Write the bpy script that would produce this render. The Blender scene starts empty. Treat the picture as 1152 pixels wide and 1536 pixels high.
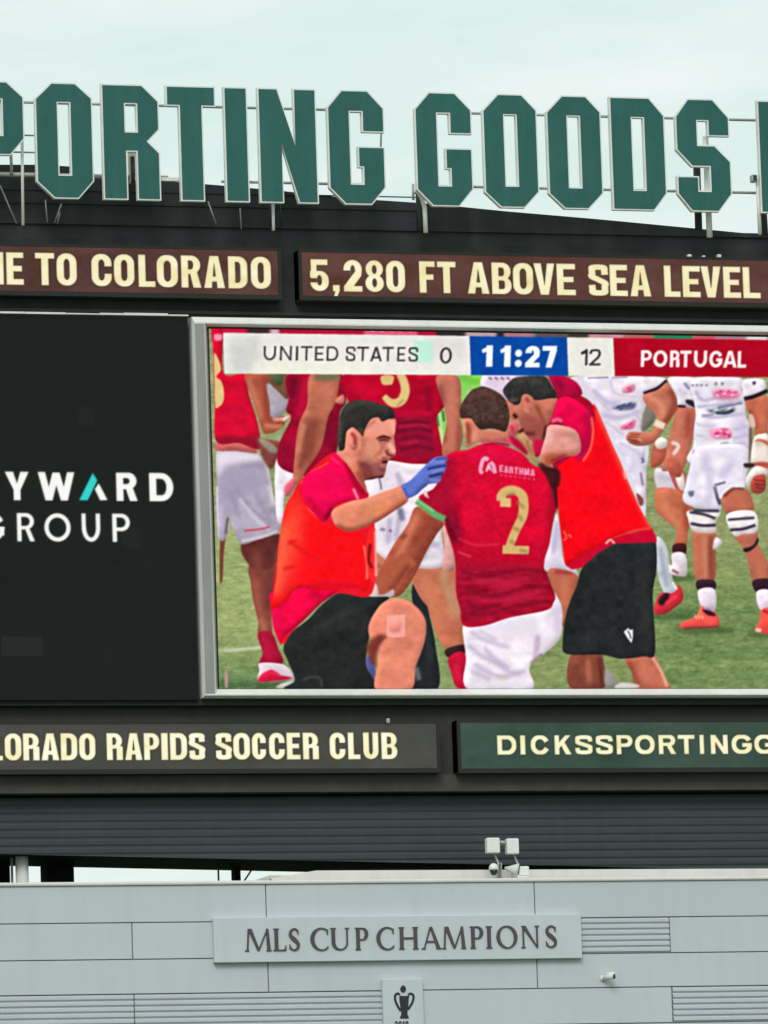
import bpy, bmesh, math, random
import numpy as np
from mathutils import Vector, Matrix
random.seed(4); rng = np.random.default_rng(7)
SC = bpy.context.scene; COL = SC.collection

# ------------------------------------------------------------------ camera
F = 10000.0; CX, CY = 576.0, 768.0           # focal length and centre in pixels of an 1152 x 1536 frame
def _rot(xv, yv, lean):
    r1 = np.array([(xv-CX)/F, (yv-CY)/F, 1.0]); r1 /= np.linalg.norm(r1)
    u = np.array([-lean, -1.0, 0.0]); u[2] = -(r1[0]*u[0]+r1[1]*u[1])/r1[2]; u /= np.linalg.norm(u)
    return np.stack([r1, np.cross(u, r1), u], 1)
RW = _rot(35000, 1010, .033)
CAM = np.array([0, 0, 28.0]) - (RW.T @ np.array([0, 0, 1.0]))*150
def px(x, y, Y=0.0):
    "point of the vertical plane at depth Y seen at a pixel"
    d = RW.T @ np.array([(x-CX)/F, (y-CY)/F, 1.0]); t = (Y-CAM[1])/d[1]
    return CAM + d*t
def PX(x, y, Y=0.0): return px(x, y, Y)[0]
def PZ(x, y, Y=0.0): return px(x, y, Y)[2]
def project(P):
    q = (np.asarray(P)-CAM) @ RW.T
    return F*q[..., 0]/q[..., 2]+CX, F*q[..., 1]/q[..., 2]+CY
cd = bpy.data.cameras.new('Camera'); cam = bpy.data.objects.new('Camera', cd); COL.objects.link(cam)
cd.sensor_fit = 'HORIZONTAL'; cd.sensor_width = 36; cd.lens = 36*F/1152; cd.clip_start = 1; cd.clip_end = 5000
M = np.eye(4); M[:3, 0] = RW.T @ [1, 0, 0]; M[:3, 1] = RW.T @ [0, -1, 0]; M[:3, 2] = RW.T @ [0, 0, -1]; M[:3, 3] = CAM
cam.matrix_world = Matrix(M.tolist()); SC.camera = cam

# ------------------------------------------------------------------ sky, sun, exposure
SUN_EL, SUN_AZ = math.radians(40), math.radians(200)
w = bpy.data.worlds.new('World'); SC.world = w; w.use_nodes = True
nt = w.node_tree; N = nt.nodes; L = nt.links; N.clear()
out = N.new('ShaderNodeOutputWorld')
sky = N.new('ShaderNodeTexSky'); sky.sky_type = 'NISHITA'; sky.sun_disc = False
sky.sun_elevation = SUN_EL; sky.sun_rotation = SUN_AZ
b1 = N.new('ShaderNodeBackground'); b1.inputs[1].default_value = 0.08; L.new(sky.outputs[0], b1.inputs[0])
tc = N.new('ShaderNodeTexCoord'); mp = N.new('ShaderNodeMapping'); mp.inputs['Scale'].default_value = (6, 6, 26)
L.new(tc.outputs['Generated'], mp.inputs[0])
ns = N.new('ShaderNodeTexNoise'); ns.inputs['Scale'].default_value = 3.2; ns.inputs['Detail'].default_value = 5
L.new(mp.outputs[0], ns.inputs[0])
rp = N.new('ShaderNodeValToRGB'); rp.color_ramp.elements[0].position = .42; rp.color_ramp.elements[1].position = .74
rp.color_ramp.elements[0].color = (.74, .905, .85, 1); rp.color_ramp.elements[1].color = (.90, .965, .94, 1)
L.new(ns.outputs[0], rp.inputs[0])
b2 = N.new('ShaderNodeBackground'); b2.inputs[1].default_value = 1.0; L.new(rp.outputs[0], b2.inputs[0])
mx = N.new('ShaderNodeMixShader'); mx.inputs[0].default_value = .93     # overcast: cloud covers nearly all of the blue
L.new(b1.outputs[0], mx.inputs[1]); L.new(b2.outputs[0], mx.inputs[2]); L.new(mx.outputs[0], out.inputs[0])
sl = bpy.data.lights.new('Sun', 'SUN'); sl.energy = 1.5; sl.angle = math.radians(25); sl.color = (1, .96, .9)
so = bpy.data.objects.new('Sun', sl); COL.objects.link(so)
sd = Vector((math.sin(SUN_AZ)*math.cos(SUN_EL), math.cos(SUN_AZ)*math.cos(SUN_EL), math.sin(SUN_EL)))
so.rotation_euler = sd.to_track_quat('Z', 'Y').to_euler()
SC.view_settings.view_transform = 'Standard'; SC.view_settings.look = 'None'
SC.view_settings.exposure = 0; SC.view_settings.gamma = 1

# ------------------------------------------------------------------ materials
def lin(c):
    c = np.asarray(c, float)/255.0
    return np.where(c <= .04045, c/12.92, ((c+.055)/1.055)**2.4)
def mat(name, col, rough=.6, metal=0.0, var=.12, scale=3.0, stretch=(1, 1, 1), spec=.4, dirt=None, dirt_amt=0.0, bump=0.0):
    m = bpy.data.materials.new(name); m.use_nodes = True; n = m.node_tree.nodes; l = m.node_tree.links
    b = n['Principled BSDF']; b.inputs['Roughness'].default_value = rough; b.inputs['Metallic'].default_value = metal
    b.inputs['Specular IOR Level'].default_value = spec
    t = n.new('ShaderNodeTexCoord'); mp = n.new('ShaderNodeMapping'); mp.inputs['Scale'].default_value = stretch
    l.new(t.outputs['Object'], mp.inputs[0])
    a = n.new('ShaderNodeTexNoise'); a.inputs['Scale'].default_value = scale; a.inputs['Detail'].default_value = 6
    a.inputs['Roughness'].default_value = .65; l.new(mp.outputs[0], a.inputs[0])
    r = n.new('ShaderNodeValToRGB'); r.color_ramp.elements[0].position = .3; r.color_ramp.elements[1].position = .72
    lo = [max(0, c*(1-var)) for c in col]; hi = [min(1, c*(1+var)) for c in col]
    r.color_ramp.elements[0].color = (*lo, 1); r.color_ramp.elements[1].color = (*hi, 1)
    l.new(a.outputs[0], r.inputs[0]); src = r.outputs[0]
    if dirt is not None:
        mp2 = n.new('ShaderNodeMapping'); mp2.inputs['Scale'].default_value = (1.6, 1.6, .22); l.new(t.outputs['Object'], mp2.inputs[0])
        d = n.new('ShaderNodeTexNoise'); d.inputs['Scale'].default_value = 2.6; d.inputs['Detail'].default_value = 7; l.new(mp2.outputs[0], d.inputs[0])
        q = n.new('ShaderNodeMapRange'); q.inputs[1].default_value = .48; q.inputs[2].default_value = .8; q.inputs[4].default_value = dirt_amt
        l.new(d.outputs[0], q.inputs[0]); x = n.new('ShaderNodeMix'); x.data_type = 'RGBA'; l.new(q.outputs[0], x.inputs[0])
        l.new(src, x.inputs[6]); x.inputs[7].default_value = (*dirt, 1); src = x.outputs[2]
    l.new(src, b.inputs['Base Color'])
    g = n.new('ShaderNodeMapRange'); g.inputs[3].default_value = max(.05, rough-.12); g.inputs[4].default_value = min(1, rough+.12)
    l.new(a.outputs[0], g.inputs[0]); l.new(g.outputs[0], b.inputs['Roughness'])
    if bump:
        bp = n.new('ShaderNodeBump'); bp.inputs['Strength'].default_value = bump; bp.inputs['Distance'].default_value = .02
        l.new(a.outputs[0], bp.inputs['Height']); l.new(bp.outputs[0], b.inputs['Normal'])
    return m
def screen_mat(name, base=.003):
    "matt black LED face that gives off the colour stored for each of its pixels"
    m = bpy.data.materials.new(name); m.use_nodes = True; n = m.node_tree.nodes; l = m.node_tree.links
    b = n['Principled BSDF']; b.inputs['Base Color'].default_value = (base, base, base, 1); b.inputs['Roughness'].default_value = .9
    b.inputs['Specular IOR Level'].default_value = 0.0
    a = n.new('ShaderNodeAttribute'); a.attribute_name = 'led'; l.new(a.outputs['Color'], b.inputs['Emission Color'])
    b.inputs['Emission Strength'].default_value = 1.0
    return m
MT = dict(
    letter=mat('green letter paint', (.025, .120, .110), .6, 0, .10, 1.3, (1, 1, 1), .25, (.048, .15, .145), .6),
    trim=mat('letter return aluminium', (.80, .79, .78), .5, .0, .08, 2, spec=.4),
    steel=mat('galvanised steel', (.40, .39, .385), .5, .2, .15, 4),
    steel_dark=mat('dark painted steel', (.035, .037, .038), .6, 0, .2, 3),
    black=mat('black cladding', (.028, .031, .032), .75, 0, .22, .9, (1, 1, 3), .3, (.06, .06, .055), .35),
    band=mat('charcoal band', (.060, .056, .050), .75, 0, .2, .9, (1, 1, 3), .3, (.085, .08, .072), .5),
    roof=mat('dark metal roofing', (.033, .036, .042), .7, 0, .25, 1.1, (.5, 1, 4), .3, (.075, .07, .065), .4),
    corr=mat('slate corrugated steel', (.046, .052, .062), .65, 0, .14, .8, (.5, 1, 3), .3, (.068, .063, .063), .4),
    soffit=mat('black soffit', (.008, .008, .008), .9, 0, .2, 1, spec=.1),
    frame=mat('silver frame', (.76, .74, .73), .5, 0, .08, 1.5, (.4, .4, .4), .4, (.55, .53, .5), .4),
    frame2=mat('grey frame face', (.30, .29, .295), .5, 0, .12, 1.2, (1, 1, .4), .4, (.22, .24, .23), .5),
    lip=mat('led housing black', (.016, .016, .015), .7, 0, .2, 2),
    wall=mat('pale grey wall panel', (.545, .57, .63), .55, 0, .025, .6, (1, 1, 1), .35, (.47, .49, .53), .4),
    wall2=mat('pale grey wall panel cool', (.53, .555, .615), .55, 0, .025, .6, (1, 1, 1), .35, (.48, .48, .51), .28),
    gap=mat('joint grey', (.24, .245, .25), .8, 0, .1, 2),
    cap=mat('coping', (.74, .70, .69), .6, 0, .05, 1, (1, 1, 1), .3, (.58, .55, .52), .4),
    plaque=mat('sign plate', (.56, .60, .645), .5, 0, .03, .8, (1, 1, 1), .4, (.47, .51, .54), .3),
    bronze=mat('dark purple grey letter', (.085, .062, .075), .55, 0, .15, 6),
    emblem=mat('near black print', (.02, .022, .028), .6, 0, .2, 6),
    white=mat('white painted plastic', (.80, .81, .79), .5, 0, .05, 5),
    glassy=mat('dark smoked dome', (.015, .015, .016), .15, 0, .1, 4, spec=.6),
    col=mat('white column', (.66, .68, .66), .6, 0, .06, 2, dirt=(.5, .5, .47), dirt_amt=.4),
    cream=mat('cream translucent roofing', (.80, .80, .68), .6, 0, .04, 1),
    grass=mat('grass', (.06, .10, .035), .9, 0, .3, .3),
    led=screen_mat('led pixels', .003), ledad=screen_mat('led pixels idle', .004))  # stored screen colours also include reflected daylight, painted into the glow

# ------------------------------------------------------------------ object helpers
def link(name, me, m=None, parent=None, loc=None):
    o = bpy.data.objects.new(name, me); COL.objects.link(o)
    if m is not None: me.materials.append(m)
    if parent is not None:
        o.parent = parent; o.matrix_parent_inverse = Matrix.Translation(-Vector(parent.location))
    return o
def obj(name, bm, m, parent=None, smooth=False):
    bmesh.ops.recalc_face_normals(bm, faces=bm.faces)
    me = bpy.data.meshes.new(name); bm.to_mesh(me); bm.free()
    if smooth:
        for f in me.polygons: f.use_smooth = True
    return link(name, me, m, parent)
def tag(o, label=None, cat=None, group=None, kind=None):
    if label: o['label'] = label
    if cat: o['category'] = cat
    if group: o['group'] = group
    if kind: o['kind'] = kind
    return o
def thing(name, label, cat, loc, group=None):
    o = bpy.data.objects.new(name, None); COL.objects.link(o); o.location = loc; o.empty_display_size = .3
    return tag(o, label, cat, group)
def box(bm, x0, x1, y0, y1, z0, z1, bev=0.0):
    vs = [bm.verts.new((x, y, z)) for x in (x0, x1) for y in (y0, y1) for z in (z0, z1)]
    fs = [bm.faces.new([vs[i] for i in q]) for q in ((0, 1, 3, 2), (4, 6, 7, 5), (0, 4, 5, 1), (2, 3, 7, 6), (0, 2, 6, 4), (1, 5, 7, 3))]
    if bev:
        es = list({e for f in fs for e in f.edges})
        bmesh.ops.bevel(bm, geom=es, offset=bev, segments=2, affect='EDGES', profile=.5)
def B(*a, **k):
    bm = bmesh.new(); box(bm, *a, **k); return bm
def tube(bm, pts, r, n=10, cap=True):
    pts = [Vector(p) for p in pts]; rings = []
    for i, p in enumerate(pts):
        d = (pts[min(i+1, len(pts)-1)]-pts[max(i-1, 0)]).normalized()
        a = d.orthogonal().normalized(); b = d.cross(a)
        if rings and abs(d.dot(ref)) < .95:
            a = (ref-d*ref.dot(d)).normalized(); b = d.cross(a)
        ref = a; rr = r[i] if isinstance(r, (list, tuple)) else r
        rings.append([bm.verts.new(p+a*rr*math.cos(2*math.pi*k/n)+b*rr*math.sin(2*math.pi*k/n)) for k in range(n)])
    for A, C in zip(rings, rings[1:]):
        for k in range(n): bm.faces.new((A[k], A[(k+1) % n], C[(k+1) % n], C[k]))
    if cap: bm.faces.new(rings[0][::-1]); bm.faces.new(rings[-1])
def area2(p): return sum(a[0]*b[1]-b[0]*a[1] for a, b in zip(p, p[1:]+p[:1]))
def offset(p, d):
    "mitred outward offset of a closed outline (outward = away from its inside when counter-clockwise)"
    n = len(p); r = []
    s = 1 if area2(p) > 0 else -1
    for i in range(n):
        a, b, c = np.array(p[i-1]), np.array(p[i]), np.array(p[(i+1) % n])
        e1 = (b-a)/np.linalg.norm(b-a); e2 = (c-b)/np.linalg.norm(c-b)
        n1 = np.array([e1[1], -e1[0]])*s; n2 = np.array([e2[1], -e2[0]])*s
        k = 1+n1@n2
        r.append(tuple(b+(n1+n2)/max(k, .35)*d))
    return r
def prism(bm, loops, y0, y1, front_only=False):
    "fill closed (x,z) outlines, holes included, and extrude from depth y0 (front) to y1"
    es = []; rings = []
    for lp in loops:
        vs = [bm.verts.new((x, y0, z)) for x, z in lp]; rings.append(vs)
        es += [bm.edges.new((vs[i], vs[(i+1) % len(vs)])) for i in range(len(vs))]
    r = bmesh.ops.triangle_fill(bm, edges=es, use_beauty=True, use_dissolve=False, normal=(0, -1, 0))
    if front_only: return
    fs = [g for g in r['geom'] if isinstance(g, bmesh.types.BMFace)]
    mp = {}
    for vs in rings:
        bk = [bm.verts.new((v.co.x, y1, v.co.z)) for v in vs]
        for v, b in zip(vs, bk): mp[v] = b
        for i in range(len(vs)):
            j = (i+1) % len(vs); bm.faces.new((vs[i], vs[j], bk[j], bk[i]))
    for f in fs:
        if all(v in mp for v in f.verts): bm.faces.new([mp[v] for v in reversed(f.verts)])

# ------------------------------------------------------------------ drawing for the LED screens (they show pictures and lettering made of pixels)
def spline(p, closed=True, n=6):
    p = np.asarray(p, float); m = len(p); o = []
    rng_ = range(m) if closed else range(m-1)
    for i in rng_:
        if closed: a, b, c, d = p[i-1], p[i], p[(i+1) % m], p[(i+2) % m]
        else: a, b, c, d = p[max(i-1, 0)], p[i], p[i+1], p[min(i+2, m-1)]
        for k in range(n):
            t = k/n
            o.append(.5*((2*b)+(-a+c)*t+(2*a-5*b+4*c-d)*t*t+(-a+3*b-3*c+d)*t**3))
    if not closed: o.append(p[-1])
    return np.array(o)
def parse(s):
    if isinstance(s, str): return np.array([[float(v) for v in q.split(',')] for q in s.split()])
    return np.asarray(s, float)
def blur1(a, r):
    if r <= 0: return a
    k = int(math.ceil(r*2.5)); x = np.arange(-k, k+1); g = np.exp(-.5*(x/r)**2); g /= g.sum()
    for ax in (0, 1):
        pad = [(0, 0)]*a.ndim; pad[ax] = (k, k); q = np.pad(a, pad, mode='edge'); o = np.zeros_like(a)
        for i, wt in enumerate(g):
            s = [slice(None)]*a.ndim; s[ax] = slice(i, i+a.shape[ax]); o += wt*q[tuple(s)]
        a = o
    return a
class Canvas:
    def __init__(s, x0, y0, x1, y1, k, col):
        s.x0, s.y0, s.k = x0, y0, k; s.W = int(round((x1-x0)*k)); s.H = int(round((y1-y0)*k))
        s.buf = np.zeros((s.H, s.W, 3))+np.array(col, float); s.ids = np.zeros((s.H, s.W), np.int16); s.cid = 0; s.last = None; s.round = 0
    def bbox(s, q, mg):
        p = (q-[s.x0, s.y0])*s.k; lo = np.floor(p.min(0)-mg).astype(int); hi = np.ceil(p.max(0)+mg).astype(int)
        return max(0, lo[1]), min(s.H, max(hi[1], 0)), max(0, lo[0]), min(s.W, max(hi[0], 0))
    def cover(s, pts, bb=None, ss=3):
        r_0, r_1, c_0, c_1 = bb or (0, s.H, 0, s.W); Hh, Ww = r_1-r_0, c_1-c_0
        p = ((np.asarray(pts, float)-[s.x0, s.y0])*s.k-[c_0, r_0])*ss
        T = np.zeros((Hh*ss, Ww*ss+1), np.int16)
        q = np.roll(p, -1, 0)
        for (ax, ay), (bx, by) in zip(p, q):
            if ay == by: continue
            if ay > by: ax, ay, bx, by = bx, by, ax, ay
            r0 = max(0, int(math.ceil(ay-.5))); r1 = min(Hh*ss, int(math.ceil(by-.5)))
            if r1 <= r0: continue
            rows = np.arange(r0, r1); xs = ax+(rows+.5-ay)*(bx-ax)/(by-ay)
            np.add.at(T, (rows, np.clip(np.ceil(xs-.5), 0, Ww*ss).astype(int)), 1)
        m = (np.cumsum(T, 1)[:, :-1] % 2).astype(np.float32)
        return m.reshape(Hh, ss, Ww, ss).mean((1, 3))
    def put(s, m, col, alpha=1.0, setid=True, bb=None):
        r0, r1, c0, c1 = bb or (0, s.H, 0, s.W)
        a = (m*alpha)[..., None]; v = s.buf[r0:r1, c0:c1]; v *= (1-a); v += np.asarray(col, float)*a
        if setid: s.ids[r0:r1, c0:c1][m*alpha > .5] = s.cid
    def _fill(s, q, col, blur, alpha, clip, setid):
        bb = s.bbox(q, 3*blur*s.k+2)
        if bb[1]-bb[0] < 2 or bb[3]-bb[2] < 2: return
        m = blur1(s.cover(q, bb), blur*s.k)
        if clip: s.put(m*s.last[bb[0]:bb[1], bb[2]:bb[3]], col, alpha, False, bb)
        else: s.put(m, col, alpha, setid, bb)
        return m, bb
    def p(s, pts, col, c=None, sm=True, blur=.5, alpha=1.0, clip=False, setid=True):
        q = parse(pts)
        if c: q = q/c[2]+[c[0], c[1]]
        if sm: q = spline(q)
        r = s._fill(q, col, blur, alpha, clip, setid)
        if not clip and setid:
            s.last = np.zeros((s.H, s.W), np.float32)
            if r:
                r0, r1, c0, c1 = r[1]; s.last[r0:r1, c0:c1] = r[0]
                if s.round and sm and min(r1-r0, c1-c0) > 24:        # cloth and limbs turn away at their edges
                    R_ = s.round; mm = s.last[r0:r1, c0:c1]; bl = blur1(np.pad(mm, 14), R_); gy, gx = np.gradient(bl)
                    gy, gx, bl = (t[14:-14, 14:-14] for t in (gy, gx, bl))
                    fo = .03*s.field(r1-r0, c1-c0, 32)+.036*s.field(r1-r0, c1-c0, 15, (1.5, .8))+.016*s.field(r1-r0, c1-c0, 7, (1.4, .8))+.006*s.field(r1-r0, c1-c0, 3)
                    s.buf[r0:r1, c0:c1] *= (1+fo*mm)[..., None]
                    k = (gx*.3+gy*.5)*R_*.75 - np.clip(.8-bl, 0, 1)*.12
                    s.buf[r0:r1, c0:c1] *= (1+np.clip(k, -.4, .28)*mm)[..., None]
    def line(s, pts, wd, col, c=None, sm=True, blur=.5, alpha=1.0, clip=False, setid=False):
        q = parse(pts)
        if c: q = q/c[2]+[c[0], c[1]]
        if sm and len(q) > 2: q = spline(q, False)
        w_ = np.interp(np.linspace(0, 1, len(q)), np.linspace(0, 1, len(wd)), wd) if isinstance(wd, (list, tuple)) else np.full(len(q), wd)
        d = np.gradient(q, axis=0); d /= np.linalg.norm(d, axis=1, keepdims=True)+1e-9
        n = np.stack([-d[:, 1], d[:, 0]], 1)*w_[:, None]/2
        s._fill(np.concatenate([q+n, (q-n)[::-1]]), col, blur, alpha, clip, setid and not clip)
    def field(s, H, W, cell, stretch=(1, 1)):
        h = int(H/(cell*stretch[1]))+3; w_ = int(W/(cell*stretch[0]))+3
        g = rng.normal(0, 1, (h, w_)); yy = np.linspace(0, h-1.001, H); xx = np.linspace(0, w_-1.001, W)
        y0 = yy.astype(int); x0 = xx.astype(int); fy = (yy-y0)[:, None]; fx = (xx-x0)[None]; fy = fy*fy*(3-2*fy); fx = fx*fx*(3-2*fx)
        return g[y0][:, x0]*(1-fy)*(1-fx)+g[y0+1][:, x0]*fy*(1-fx)+g[y0][:, x0+1]*(1-fy)*fx+g[y0+1][:, x0+1]*fy*fx
    def noise(s, m, amp, cell, stretch=(1, 1), tint=(1, 1, 1)):
        s.buf += (s.field(s.H, s.W, cell, stretch)*m*amp)[..., None]*np.array(tint)
    def sample(s, X, Y, arr=None, nearest=False):
        a = s.buf if arr is None else arr
        u = np.clip((X-s.x0)*s.k-.5, 0, s.W-1.001); v = np.clip((Y-s.y0)*s.k-.5, 0, s.H-1.001)
        if nearest: return a[np.round(v).astype(int), np.round(u).astype(int)]
        i = v.astype(int); j = u.astype(int); fv = (v-i)[..., None]; fu = (u-j)[..., None]
        return a[i, j]*(1-fv)*(1-fu)+a[i+1, j]*fv*(1-fu)+a[i, j+1]*(1-fv)*fu+a[i+1, j+1]*fv*fu

# ---- one letter maker for every style of sign lettering: fills (+) and cuts (-) in a unit-high cell, y up
def rr(x0, y0, x1, y1, r, corners='abcd'):
    "rounded rectangle; corners a=bottom-left b=bottom-right c=top-right d=top-left"
    rx = min(r, (x1-x0)/2); ry = min(r, (y1-y0)/2); o = []
    for k, (cx, cy, a0) in zip('abcd', ((x0+rx, y0+ry, 180), (x1-rx, y0+ry, 270), (x1-rx, y1-ry, 0), (x0+rx, y1-ry, 90))):
        if k in corners:
            for t in np.linspace(0, 90, 8):
                a = math.radians(a0+t); o.append((cx+rx*math.cos(a), cy+ry*math.sin(a)))
        else: o.append(dict(a=(x0, y0), b=(x1, y0), c=(x1, y1), d=(x0, y1))[k])
    return o
def rc(x0, y0, x1, y1): return [(x0, y0), (x1, y0), (x1, y1), (x0, y1)]
def pen(pts, s, h):
    "a bent stroke drawn with a pen s wide sideways and h high upright"
    q = spline(np.array(pts, float), False, 5); o = []
    for a, b in zip(q[:-1], q[1:]):
        d = (b-a); l = math.hypot(*d)
        if l < 1e-6: continue
        d = d/l; n = np.array([-d[1]*s/2, d[0]*h/2]); e = d*(l*.5+.06)
        o.append(('+', [a-n-e*.5, b-n+e*.5, b+n+e*.5, a+n-e*.5]))
    return o
def glyph(ch, W, s, h, r):
    P, Q = '+', '-'; ri = max(.02, r-min(s, h)*.8)
    if ch == 'O' or ch == '0': return [(P, rr(0, 0, W, 1, r)), (Q, rr(s, h, W-s, 1-h, ri))]
    if ch == 'C': return [(P, rr(0, 0, W, 1, r)), (Q, rr(s, h, W-s, 1-h, ri)), (Q, rc(W*.5, .385, W+.1, .615)) if r < .4 else (Q, [(W*.55, .5), (W+.1, .2), (W+.1, .8)])]
    if ch == 'G': return [(P, rr(0, 0, W, 1, r)), (Q, rr(s, h, W-s, 1-h, ri)), (Q, rc(W*.5, .5, W+.1, .63)) if r < .4 else (Q, [(W*.5, .5), (W+.1, .5), (W+.1, .82)]), (P, rc(W*.52, .36, W-.02, .36+h)), (P, rc(W-s, .2, W-.02, .4))]
    if ch == 'D': return [(P, rr(0, 0, W, 1, r, 'bc')), (Q, rr(s, h, W-s, 1-h, ri, 'bc'))]
    if ch == 'U': return [(P, rr(0, 0, W, 1, r, 'ab')), (Q, rr(s, h, W-s, 1.1, ri, 'ab'))]
    if ch == 'I': return [(P, rc(0, 0, W, 1))]
    if ch == 'L': return [(P, rc(0, 0, s, 1)), (P, rc(0, 0, W, h))]
    if ch == 'T': return [(P, rc(0, 1-h, W, 1)), (P, rc(W/2-s/2, 0, W/2+s/2, 1))]
    if ch == 'E': return [(P, rc(0, 0, s, 1)), (P, rc(0, 0, W, h)), (P, rc(0, 1-h, W, 1)), (P, rc(0, .5-h/2, W*.9, .5+h/2))]
    if ch == 'F': return [(P, rc(0, 0, s, 1)), (P, rc(0, 1-h, W, 1)), (P, rc(0, .5-h/2, W*.9, .5+h/2))]
    if ch == 'H': return [(P, rc(0, 0, s, 1)), (P, rc(W-s, 0, W, 1)), (P, rc(0, .5-h/2, W, .5+h/2))]
    if ch == 'P': return [(P, rc(0, 0, s, 1)), (P, rr(0, .38, W, 1, min(r, .31), 'bc')), (Q, rr(s, .38+h*.9, W-s, 1-h*.9, max(.03, min(r, .31)-h*.7), 'bc'))]
    if ch == 'B': return [(P, rr(0, 0, W, .55, min(r, .27), 'bc')), (P, rr(0, .45, W*.97, 1, min(r, .27), 'bc')), (Q, rr(s, h*.9, W-s, .5-h*.38, .08, 'bc')), (Q, rr(s, .5+h*.38, W*.97-s, 1-h*.9, .08, 'bc'))]
    if ch == 'R': return [(P, rc(0, 0, s, 1)), (P, rr(0, .42, W*.97, 1, min(r, .29), 'bc')), (P, [(W*.42, .5), (W*.42+s*1.05, .5), (W, 0), (W-s*1.12, 0)] if W > .62 else rr(W-s*1.05, 0, W, .52, .06, 'c')), (Q, rr(s, .42+h*.85, W*.97-s, 1-h*.9, max(.03, min(r, .29)-h*.7), 'bc'))]
    if ch == 'A':
        t = s*.62; return [(P, [(0, 0), (W/2-t, 1), (W/2+t, 1), (W, 0)]), (Q, [(s*1.02, -.1), (s*1.02+.02*W, 0), (s*1.02+(W/2-s)*.30, .2), (W-s*1.02-(W/2-s)*.30, .2), (W-s*1.02-.02*W, 0), (W-s*1.02, -.1)]), (Q, [(s*1.02+(W/2-s)*.52, .2+h*.9), (W/2, .80), (W-s*1.02-(W/2-s)*.52, .2+h*.9)])]
    if ch == 'V': t = s*.60; return [(P, [(0, 1), (W/2-t, 0), (W/2+t, 0), (W, 1)]), (Q, [(s*1.06, 1.05), (W/2, .28), (W-s*1.06, 1.05)])]
    if ch == 'Y': return [(P, [(0, 1), (s*1.2, 1), (W/2+s*.2, .42), (W/2-s*.5, .36)]), (P, [(W, 1), (W-s*1.2, 1), (W/2-s*.2, .42), (W/2+s*.5, .36)]), (P, rc(W/2-s/2, 0, W/2+s/2, .48))]
    if ch == 'W': return [(P, [(0, 1), (s*1.05, 1), (W*.29+s*.5, 0), (W*.29-s*.5, 0)]), (P, [(W, 1), (W-s*1.05, 1), (W*.71-s*.5, 0), (W*.71+s*.5, 0)]), (P, [(W*.29-s*.5, 0), (W*.29+s*.5, 0), (W/2+s*.52, .98), (W/2-s*.52, .98)]), (P, [(W*.71-s*.5, 0), (W*.71+s*.5, 0), (W/2+s*.52, .98), (W/2-s*.52, .98)])]
    if ch == 'M': return [(P, rc(0, 0, s, 1)), (P, rc(W-s, 0, W, 1)), (P, [(0, 1), (s*1.1, 1), (W/2+s*.45, .1), (W/2-s*.45, .1)]), (P, [(W, 1), (W-s*1.1, 1), (W/2-s*.45, .1), (W/2+s*.45, .1)])]
    if ch == 'N': return [(P, rc(0, 0, s, 1)), (P, rc(W-s, 0, W, 1)), (P, [(0, 1), (s*1.05, 1), (W, 0), (W-s*1.05, 0)])]
    if ch == 'K': return [(P, rc(0, 0, s, 1)), (P, [(s*.9, .30), (s*.9, .62), (W*.66, 1), (W*.98, 1)]), (P, [(W*.34, .56), (W*.55, .72), (W, 0), (W-s*1.25, 0)])]
    if ch == 'S':
        u, v = s/2, h/2
        return pen([(W-u*.9, .70), (W-u, .80), (W*.80, 1-v*1.25), (W*.5, 1-v), (W*.2, 1-v*1.25), (u, .83), (u, .70), (W*.16, .615), (W*.5, .51), (W*.84, .40), (W-u, .30), (W-u, .18), (W*.80, v*1.25), (W*.5, v), (W*.2, v*1.25), (u, .20), (u*.9, .31)], s, h)
    if ch == '2' and r > .35:
        u, v = s/2, h/2
        return pen([(u, .74), (u*1.2, .84), (W*.25, 1-v*1.3), (W*.5, 1-v), (W*.78, 1-v*1.3), (W-u, .80), (W-u, .68), (W*.78, .50), (W*.5, .32), (W*.22, h)], s, h)+[(P, rc(0, 0, W, h))]
    if ch == '8': return [(P, rr(0, 0, W, .55, r)), (P, rr(W*.03, .45, W*.97, 1, r)), (Q, rr(s, h*.85, W-s, .5-h*.4, ri)), (Q, rr(s, .5+h*.4, W-s, 1-h*.85, ri))]
    if ch == '2': return [(P, rr(0, .42, W, 1, r, 'bcd')), (Q, rr(s, .3, W-s, 1-h*.95, ri, 'cd')), (Q, rc(-.1, .2, s+.001, .66)), (P, [(0, 0), (0, h*.95), (W*.6, .62), (W, .66), (W*.96, .5), (W*.52, h*.9), (W*.3, 0)]), (P, rc(0, 0, W, h))]
    if ch == '5': return [(P, rr(0, 0, W, .64, r, 'abc')), (Q, rr(s, h, W-s, .64-h*.8, ri)), (Q, rc(-.1, .27, s*.99, .42)), (P, rc(W*.05, .4, W*.05+s*.85, 1)), (P, rc(W*.05, 1-h, W*.95, 1))]
    if ch == '1': return [(P, rc(W-s, 0, W, 1)), (P, [(0, .80), (W-s*.5, 1), (W-s*.4, .76), (W*.08, .64)])]
    if ch == '7': return [(P, rc(0, 1-h, W, 1)), (P, [(W-s*1.15, 1-h), (W, 1-h), (W*.25+s, 0), (W*.25, 0)])]
    if ch == ':': return [(P, rr(0, 0, W, .34, .5)), (P, rr(0, .48, W, .82, .5))]
    if ch == ',': return [(P, rc(0, 0, W, .2)), (P, [(W*.35, .02), (W, .02), (W*.55, -.2), (W*.1, -.2)])]
    if ch == '.': return [(P, rc(0, 0, W, .2))]
    if ch == '-': return [(P, rc(0, .42, W, .42+h))]
    return []
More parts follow.
